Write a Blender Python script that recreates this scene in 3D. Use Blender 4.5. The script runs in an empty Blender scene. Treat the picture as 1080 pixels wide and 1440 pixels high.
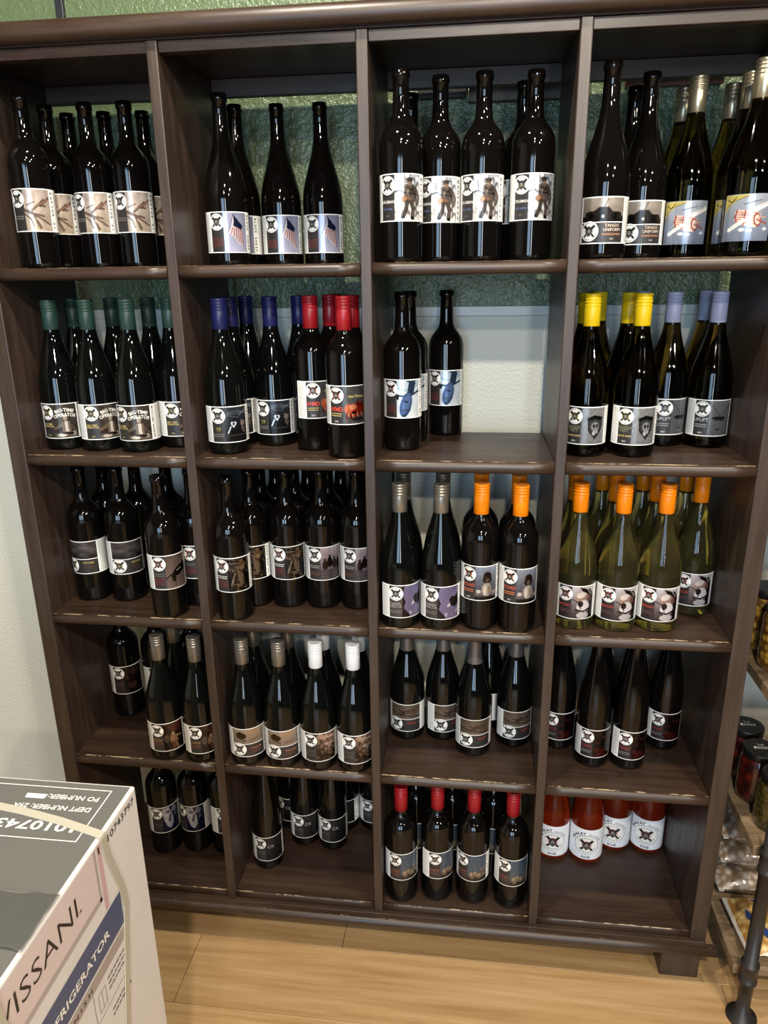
import bpy, bmesh, math, random
import numpy as np
from mathutils import Matrix, Vector

scene = bpy.context.scene
COL = scene.collection
FL = 0.065                       # floor height in the survey frame; everything below is metres above the floor

# ------------------------------------------------------------------ camera
CAM = np.array([0.8963, -1.3450, 1.5969 - FL])
ROT = np.array([[0.99249345, 0.12156112, -0.01340324],
                [-0.02412497, 0.30204559, 0.95298817],
                [-0.1198947, 0.94551116, -0.30271093]])     # right, up, forward
FPX = 1032.75
cam_d = bpy.data.cameras.new('camera')
cam_d.sensor_fit = 'HORIZONTAL'
cam_d.sensor_width = 36.0
cam_d.lens = 36.0 * FPX / 1080.0
cam_d.clip_start = 0.02
cam = bpy.data.objects.new('camera', cam_d)
COL.objects.link(cam)
M = Matrix.Identity(4)
for i in range(3):
    M[i][0] = ROT[0][i]; M[i][1] = ROT[1][i]; M[i][2] = -ROT[2][i]; M[i][3] = CAM[i]
cam.matrix_world = M
scene.camera = cam

# ------------------------------------------------------------------ world, lamps, exposure
scene.view_settings.view_transform = 'Standard'
scene.view_settings.look = 'None'
scene.view_settings.gamma = 1.0
scene.view_settings.use_curve_mapping = False
scene.view_settings.exposure = -0.06
world = bpy.data.worlds.new('shop_ambient')
scene.world = world
world.use_nodes = True
world.node_tree.nodes['Background'].inputs[0].default_value = (0.80, 0.90, 1.0, 1)
world.node_tree.nodes['Background'].inputs[1].default_value = 0.035
scene.cycles.max_bounces = 8
scene.cycles.transmission_bounces = 8
scene.cycles.sample_clamp_indirect = 4.0
scene.cycles.caustics_reflective = False
scene.cycles.caustics_refractive = False


def area(name, loc, target, size, power, color, shape='DISK', size_y=None, spread=180):
    d = bpy.data.lights.new(name, 'AREA')
    d.shape = shape; d.size = size
    if size_y: d.size_y = size_y
    d.energy = power; d.color = color; d.spread = math.radians(spread)
    o = bpy.data.objects.new(name, d); COL.objects.link(o)
    o.location = loc
    o.rotation_euler = (Vector(target) - Vector(loc)).to_track_quat('-Z', 'Y').to_euler()
    return o


WARM = (1.0, 0.91, 0.77)
# the shop's ceiling downlights, above and behind the frame (their shadows and highlights show in the photograph)
for nm, x, p in (('near_left', 0.50, 28), ('near_right', 1.65, 24)):
    area('ceiling_downlight_%s_offscreen' % nm, (x, -0.60, 2.68), (x, -0.42, 0), 0.08, p, WARM)
for nm, x, p in (('middle', 1.05, 46), ('middle_right', 2.60, 24)):
    area('ceiling_downlight_%s_offscreen' % nm, (x, -2.15, 2.72), (x * 0.5 + .4, 0, 1.0), 0.08, p, WARM)
for nm, x, p in (('far', 1.0, 26), ('far_right', 2.9, 20)):
    area('ceiling_downlight_%s_offscreen' % nm, (x, -3.45, 2.72), (x * 0.6, 0, 1.2), 0.09, p, WARM)
# daylight from the shop window behind the photographer, the tall blue-white streak on the bottles
area('shop_window_wide_offscreen', (0.30, -4.9, 1.5), (0.6, 0, 1.3), 1.30, 84, (0.50, 0.73, 1.0), 'RECTANGLE', 1.9)
area('shop_window_narrow_offscreen', (1.55, -4.9, 1.5), (0.9, 0, 1.3), 0.26, 42, (0.85, 0.93, 1.0), 'RECTANGLE', 1.9)

# ------------------------------------------------------------------ helpers
def ray(px, py):
    return np.array([(px - 540) / FPX, -(py - 720) / FPX, 1.0]) @ ROT
def on_z(px, py, z):
    d = ray(px, py); return CAM + (z - CAM[2]) / d[2] * d
def at_y(px, py, y):
    d = ray(px, py); return CAM + (y - CAM[1]) / d[1] * d
def at_x(px, py, x):
    d = ray(px, py); return CAM + (x - CAM[0]) / d[0] * d

def srgb(r, g=None, b=None):
    if g is None: r, g, b = r
    f = lambda c: (c / 255 / 12.92) if c / 255 <= 0.04045 else ((c / 255 + 0.055) / 1.055) ** 2.4
    return (f(r), f(g), f(b), 1.0)

MATS = {}
def mat(name, rgb=(128, 128, 128), rough=0.5, metal=0.0, spec=0.5, trans=0.0, ior=1.5, coat=0.0):
    if name in MATS: return MATS[name]
    m = bpy.data.materials.new(name); m.use_nodes = True
    b = m.node_tree.nodes['Principled BSDF']
    b.inputs['Base Color'].default_value = srgb(rgb)
    b.inputs['Roughness'].default_value = rough
    b.inputs['Metallic'].default_value = metal
    b.inputs['Specular IOR Level'].default_value = spec
    b.inputs['Transmission Weight'].default_value = trans
    b.inputs['IOR'].default_value = ior
    b.inputs['Coat Weight'].default_value = coat
    b.inputs['Coat Roughness'].default_value = 0.08
    MATS[name] = m
    return m
def nodes(m):
    nt = m.node_tree
    return nt, nt.nodes, nt.links, nt.nodes['Principled BSDF']
def tex(nt, kind='ShaderNodeTexNoise', scale=5.0, mapscale=None, coord='Object', **kw):
    tc = nt.nodes.new('ShaderNodeTexCoord'); mp = nt.nodes.new('ShaderNodeMapping')
    nt.links.new(tc.outputs[coord], mp.inputs[0])
    if mapscale: mp.inputs['Scale'].default_value = mapscale
    t = nt.nodes.new(kind); nt.links.new(mp.outputs[0], t.inputs['Vector'])
    t.inputs['Scale'].default_value = scale
    for k, v in kw.items(): t.inputs[k].default_value = v
    return t
def ramp(nt, fac, stops):
    r = nt.nodes.new('ShaderNodeValToRGB')
    e = r.color_ramp.elements
    while len(e) < len(stops): e.new(0.5)
    for k, (p, c) in enumerate(stops):
        e[k].position = p; e[k].color = c
    nt.links.new(fac, r.inputs[0]); return r
def bump(nt, height, strength, dist):
    b = nt.nodes.new('ShaderNodeBump'); b.inputs['Strength'].default_value = strength
    b.inputs['Distance'].default_value = dist
    nt.links.new(height, b.inputs['Height']); nt.links.new(b.outputs[0], nt.nodes['Principled BSDF'].inputs['Normal'])
    return b

def mesh_from(name, verts, faces, mats=None, midx=None, smooth=False):
    me = bpy.data.meshes.new(name)
    me.from_pydata([tuple(map(float, v)) for v in verts], [], [tuple(f) for f in faces])
    for m in mats or []: me.materials.append(m)
    if midx is not None: me.polygons.foreach_set('material_index', midx)
    if smooth: me.polygons.foreach_set('use_smooth', [True] * len(me.polygons))
    me.update()
    return me
def link(name, data, parent=None, loc=(0, 0, 0), rotz=0.0):
    o = bpy.data.objects.new(name, data); COL.objects.link(o)
    o.parent = parent; o.location = loc; o.rotation_euler = (0, 0, rotz)
    return o
def thing(name, label, cat, loc=(0, 0, 0), rotz=0.0, group=None, data=None):
    o = link(name, data, None, loc, rotz)
    o['label'] = label; o['category'] = cat
    if group: o['group'] = group
    return o
def struct(name, data, loc=(0, 0, 0)):
    o = link(name, data, None, loc); o['kind'] = 'structure'; return o

def box_mesh(name, lo, hi, mats, bevel=0.0, seg=2):
    bm = bmesh.new()
    bmesh.ops.create_cube(bm, size=1.0)
    for v in bm.verts:
        for i in range(3): v.co[i] = lo[i] + (v.co[i] + 0.5) * (hi[i] - lo[i])
    if bevel:
        bmesh.ops.bevel(bm, geom=bm.edges[:], offset=bevel, segments=seg, affect='EDGES', profile=0.5)
    me = bpy.data.meshes.new(name); bm.to_mesh(me); bm.free()
    for m in mats: me.materials.append(m)
    return me
def lathe(name, prof, mats, seg=40, midx=None, smooth=True, flute=None, sharp=None):
    """prof: list of (z, r); closed with end caps when r > 0"""
    V, F, I = [], [], []
    n = len(prof)
    for k, (z, r) in enumerate(prof):
        for s in range(seg):
            a = 2 * math.pi * s / seg
            rr = r * (1 + (flute[k] if flute else 0) * (1 if s % 2 else -1))
            V.append((rr * math.cos(a), rr * math.sin(a), z))
    for k in range(n - 1):
        for s in range(seg):
            t = (s + 1) % seg
            F.append((k * seg + s, k * seg + t, (k + 1) * seg + t, (k + 1) * seg + s))
            I.append(midx[k] if midx else 0)
    F.append(tuple(reversed(range(seg)))); I.append(midx[0] if midx else 0)
    F.append(tuple((n - 1) * seg + s for s in range(seg))); I.append(midx[-1] if midx else 0)
    me = mesh_from(name, V, F, mats, I, smooth)
    me.polygons[len(F) - 1].use_smooth = False; me.polygons[len(F) - 2].use_smooth = False
    return me
def smooth_prof(pts, n=4):
    """Catmull-Rom through (z, r) points"""
    out = []
    P = [pts[0]] + list(pts) + [pts[-1]]
    for i in range(1, len(P) - 2):
        p0, p1, p2, p3 = (np.array(P[i + k], float) for k in (-1, 0, 1, 2))
        for k in range(n):
            t = k / n
            q = 0.5 * ((2 * p1) + (-p0 + p2) * t + (2 * p0 - 5 * p1 + 4 * p2 - p3) * t * t + (-p0 + 3 * p1 - 3 * p2 + p3) * t ** 3)
            out.append((float(q[0]), float(q[1])))
    out.append(tuple(pts[-1]))
    return out

_TEXT = {}
def text_tris(s, bold=0.0):
    """triangles of a line of text, height of capitals = 1, starting at x = 0: list of 3x2 arrays, width"""
    key = (s, bold)
    if key in _TEXT: return _TEXT[key]
    c = bpy.data.curves.new('t', 'FONT'); c.body = s; c.size = 1.0; c.resolution_u = 2; c.offset = bold
    o = bpy.data.objects.new('t', c); COL.objects.link(o)
    me = bpy.data.meshes.new_from_object(o.evaluated_get(bpy.context.evaluated_depsgraph_get()))
    me.calc_loop_triangles()
    co = np.array([v.co[:2] for v in me.vertices]).reshape(-1, 2)
    tri = [co[list(t.vertices)] for t in me.loop_triangles]
    bpy.data.objects.remove(o); bpy.data.curves.remove(c); bpy.data.meshes.remove(me)
    if len(co):
        x0 = co[:, 0].min(); cap = 0.729
        w = (co[:, 0].max() - x0) / cap
        tri = [(t - (x0, 0)) / cap for t in tri]
    else: w = 0
    _TEXT[key] = (tri, w)
    return _TEXT[key]

# ------------------------------------------------------------------ materials of the place
def wood_mat(name, mapscale, a, b):
    m = mat(name, a, 0.42, spec=0.5)
    nt, N, L, B = nodes(m)
    t = tex(nt, scale=3.0, mapscale=mapscale, Detail=6.0, Roughness=0.65)
    r = ramp(nt, t.outputs['Fac'], [(0.32, srgb(a)), (0.70, srgb(b))])
    at = N.new('ShaderNodeAttribute'); at.attribute_name = 'wear'
    t2 = tex(nt, scale=26.0, mapscale=(1, 3, 3), Detail=5.0, Roughness=0.75)
    mul = N.new('ShaderNodeMath'); mul.operation = 'MULTIPLY'
    L.new(at.outputs['Fac'], mul.inputs[0]); L.new(t2.outputs['Fac'], mul.inputs[1])
    st = N.new('ShaderNodeMapRange'); L.new(mul.outputs[0], st.inputs[0])
    st.inputs[1].default_value = 0.49; st.inputs[2].default_value = 0.55
    mix = N.new('ShaderNodeMix'); mix.data_type = 'RGBA'
    L.new(st.outputs[0], mix.inputs['Factor']); L.new(r.outputs[0], mix.inputs[6]); mix.inputs[7].default_value = srgb(178, 156, 124)
    L.new(mix.outputs[2], B.inputs['Base Color'])
    rr = ramp(nt, t.outputs['Fac'], [(0.3, (0.32, 0.32, 0.32, 1)), (0.75, (0.50, 0.50, 0.50, 1))]); L.new(rr.outputs[0], B.inputs['Roughness'])
    bump(nt, t.outputs['Fac'], 0.25, 0.002)
    return m
WOODX = wood_mat('espresso_wood_along', (1.2, 16, 16), (40, 28, 21), (63, 46, 35))
WOODZ = wood_mat('espresso_wood_upright', (16, 16, 1.2), (43, 33, 27), (67, 53, 44))

def wall_mat(name, rgb, rough, scale, strength):
    m = mat(name, rgb, rough)
    nt, N, L, B = nodes(m)
    t = tex(nt, scale=scale, Detail=3.0, Roughness=0.55)
    bump(nt, t.outputs['Fac'], strength, 0.006)
    return m
GREEN = wall_mat('glossy_green_wall_paint', (94, 110, 77), 0.28, 95.0, 0.7)
WHITE = wall_mat('white_textured_wall_paint', (222, 220, 205), 0.45, 150.0, 0.45)

FLOORM = mat('honey_laminate', (188, 146, 92), 0.38)
nt, N, L, B = nodes(FLOORM)
t = tex(nt, scale=2.2, mapscale=(0.8, 14, 1), Detail=8.0, Roughness=0.65)
oi = N.new('ShaderNodeObjectInfo')
r1 = ramp(nt, t.outputs['Fac'], [(0.28, srgb(152, 114, 72)), (0.5, srgb(184, 148, 102)), (0.72, srgb(204, 172, 128))])
hs = N.new('ShaderNodeHueSaturation'); L.new(r1.outputs[0], hs.inputs['Color'])
mr = N.new('ShaderNodeMapRange'); L.new(oi.outputs['Random'], mr.inputs[0]); mr.inputs[3].default_value = 0.86; mr.inputs[4].default_value = 1.1
L.new(mr.outputs[0], hs.inputs['Value']); L.new(hs.outputs[0], B.inputs['Base Color'])

# ------------------------------------------------------------------ the setting
WY = 0.352
fl = struct('floor', box_mesh('floor', (-2.6, -5.2, -0.06), (3.6, WY, -0.012), [mat('floor_joint', (70, 48, 28), 0.7)]))
PW, PL = 0.178, 1.22
plank_me = box_mesh('plank', (0, 0, -0.012), (PL - 0.0012, PW - 0.0012, 0.0), [FLOORM], 0.0006, 1)
random.seed(4)
row = 0
y = WY - PW
while y > -5.2 - PW:
    off = [0.18, 0.77, 0.42, 1.01][row % 4]
    x = -2.6 + off - PL
    while x < 3.6 - PL:
        if x >= -2.6: link('plank', plank_me, fl, (x, y, 0))
        x += PL
    y -= PW; row += 1

WAIN = 1.4718                                 # top of the white part of the wall
wb = struct('wall_back', box_mesh('wall_back', (-2.6, WY, 0.0), (3.6, WY + 0.1, 2.85), [GREEN]))
link('white_wall_panel', box_mesh('white_wall_panel', (-2.6, WY - 0.006, 0.0), (3.6, WY, WAIN - 0.022), [WHITE]), wb)
link('panel_cap_strip', box_mesh('panel_cap_strip', (-2.6, WY - 0.009, WAIN - 0.0215), (3.6, WY, WAIN), [mat('cap_strip_white', (216, 215, 205), 0.4)], 0.002), wb)

struct('wall_left', box_mesh('wall_left', (-2.7, -5.2, 0.0), (-2.6, WY + 0.1, 2.85), [WHITE]))

# ------------------------------------------------------------------ shelving unit
W0, TD, DEP = 0.335, 0.0199, 0.2835
ZS = [1.6242 - FL, 1.2675 - FL, 0.9152 - FL, 0.5577 - FL, 0.2 - FL]
ZT = 1.9808 - FL
TH = 0.0225
SP = 0.0345                                  # side panel thickness
XL, XR = -SP, 4 * W0 + 3 * TD + SP
unit = thing('shelving_unit', 'tall open-backed espresso wood shelving unit with worn edges holding wine bottles', 'shelf', (0.7, 0.14, 0))
UX, UY = 0.7, 0.14
def upart(name, me):
    return link(name, me, unit, (-UX, -UY, 0))
for lo, hi in ((XL, -0.0004), (XR - SP + 0.0004, XR)):
    upart('side_panel', box_mesh('side_panel', (lo, 0, 0.118), (hi, DEP, ZT), [WOODZ], 0.0018))
for c in range(3):
    x = c * (W0 + TD) + W0
    upart('divider', box_mesh('divider', (x + 0.0003, 0, ZS[4] - 0.018), (x + TD - 0.0003, DEP, ZT), [WOODZ], 0.0018))
def nose_board(name, x0, x1, ztop, th, yf, yb, mats, rnd=0.9, chip=1.0):
    """board with a rounded front nose; the upper front arris carries the wear attribute"""
    r = th / 2
    pr = [(yb, ztop), (yf + r * 1.6, ztop), (yf + r * 1.1, ztop), ]
    wear = [0, 0, 0.35]
    for k in range(0, 13):
        a = math.pi / 2 + math.pi * k / 12
        pr.append((yf + r * rnd + r * rnd * math.cos(a), ztop - r + r * math.sin(a)))
        wear.append(chip if k in (0, 1) else 0.0)
    pr += [(yb, ztop - th)]
    wear += [0]
    xs = np.linspace(x0, x1, 9)
    V, F, Wv = [], [], []
    n = len(pr)
    for x in xs:
        for (yy, zz), w in zip(pr, wear): V.append((x, yy, zz)); Wv.append(w)
    for i in range(len(xs) - 1):
        for k in range(n):
            l = (k + 1) % n
            F.append((i * n + k, (i + 1) * n + k, (i + 1) * n + l, i * n + l))
    F.append(tuple(range(n))); F.append(tuple(reversed([(len(xs) - 1) * n + k for k in range(n)])))
    me = mesh_from(name, V, F, mats)
    a = me.attributes.new('wear', 'FLOAT', 'POINT'); a.data.foreach_set('value', Wv)
    bm = bmesh.new(); bm.from_mesh(me); bmesh.ops.recalc_face_normals(bm, faces=bm.faces[:]); bm.to_mesh(me); bm.free()
    for p in me.polygons: p.use_smooth = abs(p.normal.x) < 0.5 and p.center.y < yf + r * 1.2
    return me
for rw in range(5):
    for c in range(4):
        x = c * (W0 + TD)
        if rw < 4:
            me = nose_board('shelf_board', x + 0.0004, x + W0 - 0.0004, ZS[rw], TH, -0.0015, DEP, [WOODX])
        else:
            me = nose_board('shelf_board', x + 0.0004, x + W0 - 0.0004, ZS[rw], 0.018, 0.004, DEP, [WOODX], 0.35)
        upart('shelf_board', me)
# crown: bullnose top board, rails
upart('top_board', box_mesh('top_board', (XL - 0.004, 0.0, ZT + 0.0003), (XR + 0.004, DEP, ZT + 0.022), [WOODX], 0.001))
upart('crown_moulding', nose_board('crown_moulding', XL - 0.02, XR + 0.02, ZT + 0.036, 0.034, -0.022, -0.0003, [WOODX], 0.9, 0.72))
for c in range(4):
    x = c * (W0 + TD)
    upart('top_rail', box_mesh('top_rail', (x + 0.0004, 0.006, ZT - 0.0175), (x + W0 - 0.0004, 0.026, ZT), [WOODX], 0.001))
    upart('back_rail', box_mesh('back_rail', (x + 0.0004, DEP - 0.022, ZT - 0.032), (x + W0 - 0.0004, DEP - 0.002, ZT), [WOODX], 0.001))
# base: plinth rail and rounded moulding, four block feet
upart('base_rail', box_mesh('base_rail', (XL, -0.006, 0.100), (XR, DEP, 0.1168), [WOODX], 0.001))
upart('base_moulding', nose_board('base_moulding', XL - 0.018, XR + 0.018, 0.1165, 0.0225, -0.027, -0.0065, [WOODX], 0.9, 0.80))
for x in (XL + 0.003, XR - 0.088):
    for yy in (0.006, DEP - 0.09):
        upart('foot', box_mesh('foot', (x, yy, 0), (x + 0.085, yy + 0.085, 0.0998), [WOODZ], 0.003))

# ------------------------------------------------------------------ wall things above / behind the unit
def wall_board(name, label, cat, x0, x1, z0, z1, th, m, gap=0.0):
    me = box_mesh(name, (0, -th, 0), (x1 - x0, 0, z1 - z0), [m], 0.002)
    return thing(name, label, cat, (x0, WY - gap, z0), 0, None, me)
wall_board('wooden_sign', 'grey-brown wooden board on the wall seen behind the topmost bottles of the third column', 'sign',
           0.868, 1.10, 1.9355 - FL, 2.02, 0.02, mat('grey_board', (92, 80, 68), 0.5))
wall_board('wooden_sign', 'reddish brown wooden board on the wall seen behind the silver-capped bottles', 'sign',
           1.175, 1.36, 1.950 - FL, 2.02, 0.02, mat('red_board', (120, 78, 58), 0.5))
wall_board('picture_frame', 'thin black frame edge on the wall behind the tallest corked bottles', 'frame',
           0.765, 0.862, 1.9455 - FL, 2.02, 0.014, mat('black_frame', (30, 29, 28), 0.4))
br = thing('wall_bracket', 'dark metal slotted bracket strip standing up behind the top of the shelving unit', 'bracket', (0.013, WY, 1.98))
link('strip', box_mesh('strip', (-0.0085, -0.012, 0), (0.0085, 0, 0.5), [mat('dark_steel', (62, 64, 68), 0.4, 0.6)], 0.001), br)
for k in range(6):
    link('screw', lathe('screw', [(0, 0.0035), (0.002, 0.003)], [mat('screw_zinc', (170, 170, 172), 0.3, 1.0)], 12), br, (0, -0.012, 0.115 + k * 0.07)).rotation_euler = (math.pi / 2, 0, 0)

# ------------------------------------------------------------------ bottle shapes (millimetres: z, r)
def prof_mm(pts): return [(z / 1000, r / 1000) for z, r in pts]
R_BX, R_BG, R_FL = 37.5, 40.6, 37.0
BX_BODY = [(0, 31), (1.5, 35), (5, 37.2), (10, R_BX)] + [(z, R_BX) for z in (60, 110, 160, 184)] + smooth_prof([(190, 37.4), (200, 36), (210, 32), (219, 25.5), (227, 19), (236, 15.6), (248, 14.4)], 3)
BG_BODY = [(0, 34), (1.5, 38), (5, 40.2), (10, R_BG)] + [(z, R_BG) for z in (50, 90, 118)] + smooth_prof([(126, 40.4), (145, 38.4), (165, 34.0), (185, 28.2), (205, 22.2), (225, 17.4), (242, 15.0), (252, 14.4)], 3)
FL_BODY = [(0, 31), (1.5, 35), (5, 36.8), (10, R_FL)] + [(z, R_FL) for z in (60, 100, 122)] + smooth_prof([(130, 36.9), (150, 36), (175, 33), (200, 28.6), (225, 23.6), (250, 18.8), (272, 15.2), (285, 14.2)], 3)
def cork_neck(z1):  # neck with a glass lip ring
    return [(z1 - 14, 13.6), (z1 - 13, 15.2), (z1 - 6, 15.6), (z1 - 5, 14.8), (z1 - 1.2, 14.8), (z1, 13.6), (z1, 10), (z1 - 4, 9.2)]
SHAPES = {
    'bordeaux': (BX_BODY + [(262, 13.9)] + cork_neck(305), R_BX, 305, 66, 76),
    'bordeaux_cap': (BX_BODY + [(262, 13.4), (296, 13.2)], R_BX, 300, 66, 74),
    'burgundy': (BG_BODY + [(266, 14)] + cork_neck(305), R_BG, 305, 24, 74),
    'burgundy_cap': (BG_BODY + [(266, 13.4), (294, 13.2)], R_BG, 298, 24, 72),
    'flute': (FL_BODY + [(300, 13.6)] + cork_neck(322), R_FL, 322, 26, 70),
}
CAP_PROF = [(-62, 14.6), (-61.5, 15.2), (-25, 15.2), (-24, 14.9), (-23, 14.9), (-22, 15.6), (-20, 15.6), (-19, 14.3), (-17, 14.3), (-16, 15.6), (-13.4, 15.6), (-12.6, 14.4), (-11.2, 14.4), (-10.4, 15.6), (-8, 15.6), (-7.2, 14.6), (-6, 14.6), (-5.2, 15.6), (-1.8, 15.6), (-0.4, 15.0), (0, 14.2)]
FOIL_PROF = [(-80, 18.2), (-79, 18.4), (-60, 16), (-40, 15), (-16, 14.6), (-14, 16), (-2, 16), (0, 14.5)]

def glass(name, rgb, trans, ior=1.45, rough=0.04, spec=0.5):
    return mat(name, rgb, rough, 0, spec, trans, ior)
GLASS = {
    'dark': glass('dark_red_wine_glass', (9, 7, 6), 0.0),
    'green': glass('dark_green_wine_glass', (7, 8, 7), 0.0),
    'olive': glass('amber_olive_glass', (104, 88, 36), 1.0, 1.36),
    'clear': glass('clear_white_wine_glass', (253, 245, 168), 0.985, 1.34, 0.02),
    'rose': glass('clear_rose_wine_glass', (255, 84, 36), 0.90, 1.34, 0.02),
}
CAPM = {
    'green': mat('cap_dark_green', (38, 66, 58), 0.42), 'blue': mat('cap_navy', (26, 32, 84), 0.38),
    'red': mat('cap_red', (146, 20, 30), 0.36), 'yellow': mat('cap_yellow', (226, 192, 22), 0.36),
    'lilac': mat('cap_pale_lilac', (176, 180, 208), 0.4), 'orange': mat('cap_orange', (240, 132, 8), 0.36),
    'pewter': mat('cap_pewter', (140, 134, 124), 0.34, 0.7), 'silver': mat('cap_silver_gold', (176, 166, 140), 0.3, 0.85),
    'white': mat('cap_white', (236, 238, 240), 0.4), 'foil': mat('foil_grey', (120, 116, 112), 0.36, 0.6),
}
GLASS_ME, CAP_ME = {}, {}
def glass_mesh(shape, g):
    k = (shape, g)
    if k not in GLASS_ME: GLASS_ME[k] = lathe('glass_' + shape, prof_mm(SHAPES[shape][0]), [GLASS[g]], 48)
    return GLASS_ME[k]
def cap_mesh(cap, foil=False):
    if cap not in CAP_ME: CAP_ME[cap] = lathe('cap_' + cap, prof_mm(FOIL_PROF if foil else CAP_PROF), [CAPM[cap]], 32)
    return CAP_ME[cap]

# ------------------------------------------------------------------ printed labels: flat (s, h) millimetre drawings wrapped on the bottle
PAPER = mat('label_paper', (242, 241, 236), 0.42)
INKS = {}
def ink(rgb):
    if rgb not in INKS: INKS[rgb] = mat('ink_%d_%d_%d' % rgb, rgb, 0.4)
    return INKS[rgb]
STRIP = 3.0
def clip_half(poly, x, keep_gt):
    out = []
    for i in range(len(poly)):
        a, b = poly[i], poly[(i + 1) % len(poly)]
        ia, ib = (a[0] >= x) == keep_gt, (b[0] >= x) == keep_gt
        if ia: out.append(a)
        if ia != ib:
            t = (x - a[0]) / (b[0] - a[0]); out.append((x, a[1] + t * (b[1] - a[1])))
    return out
class Print:
    """collects convex polygons in label space and wraps them on a cylinder of radius R"""
    def __init__(s, R, z0): s.R, s.z0, s.V, s.F, s.I, s.mats = R, z0, [], [], [], []
    def mi(s, m):
        if m not in s.mats: s.mats.append(m)
        return s.mats.index(m)
    def pt(s, x, h, lay):
        r = s.R + 0.25 + 0.13 * lay
        a = x / s.R
        return (r * math.sin(a) / 1000, -r * math.cos(a) / 1000, (s.z0 + h) / 1000)
    def poly(s, pts, m, lay):
        i = s.mi(m)
        x0, x1 = min(p[0] for p in pts), max(p[0] for p in pts)
        k0, k1 = math.floor(x0 / STRIP), math.ceil(x1 / STRIP)
        for k in range(k0, k1):
            q = [tuple(p) for p in pts]
            if k > k0: q = clip_half(q, k * STRIP, True)
            if k < k1 - 1 and q: q = clip_half(q, (k + 1) * STRIP, False)
            if len(q) < 3: continue
            b = len(s.V)
            s.V += [s.pt(x, h, lay) for x, h in q]
            s.F.append(tuple(range(b, b + len(q)))); s.I.append(i)
    def rect(s, x0, x1, h0, h1, m, lay): s.poly([(x0, h0), (x1, h0), (x1, h1), (x0, h1)], m, lay)
    def disc(s, cx, ch, r, m, lay, n=28, ry=None):
        ry = ry or r
        s.poly([(cx + r * math.cos(2 * math.pi * k / n), ch + ry * math.sin(2 * math.pi * k / n)) for k in range(n)], m, lay)
    def text(s, string, x, h, size, m, lay=4, rot=False, align='c', bold=0.02, wmax=None, arc=None, slant=0):
        tri, w = text_tris(string, bold)
        sx = size
        if wmax and w * size > wmax: sx = wmax / w
        o = {'c': -w / 2, 'l': 0, 'r': -w}[align]
        for t in tri:
            q = []
            for px, py in t:
                u, v = (px + o) * sx + slant * py * size, (py - 0.5) * size
                if arc:
                    a = u / arc; u, v = (arc + v) * math.sin(a), (arc + v) * math.cos(a) - arc
                if rot: u, v = v, -u           # reads downwards
                q.append((x + u, h + v))
            s.poly(q, m, lay)
    def dashes(s, x0, x1, h0, h1, m, lay, pitch=2.0, th=0.8, vertical=False, seed=1):
        """fine print too small to read"""
        rnd = random.Random(seed)
        a0, a1, b0, b1 = (x0, x1, h0, h1) if vertical else (h0, h1, x0, x1)
        a = a1 - th
        while a > a0:
            b = b0
            while b < b1 - 1:
                w = min(rnd.uniform(1.8, 6.0), b1 - b)
                if vertical: s.rect(a, a + th, b, b + w, m, lay)
                else: s.rect(b, b + w, a, a + th, m, lay)
                b += w + 0.9
            a -= pitch
    def mesh(s, name):
        return mesh_from(name, s.V, s.F, s.mats, s.I)

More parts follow.
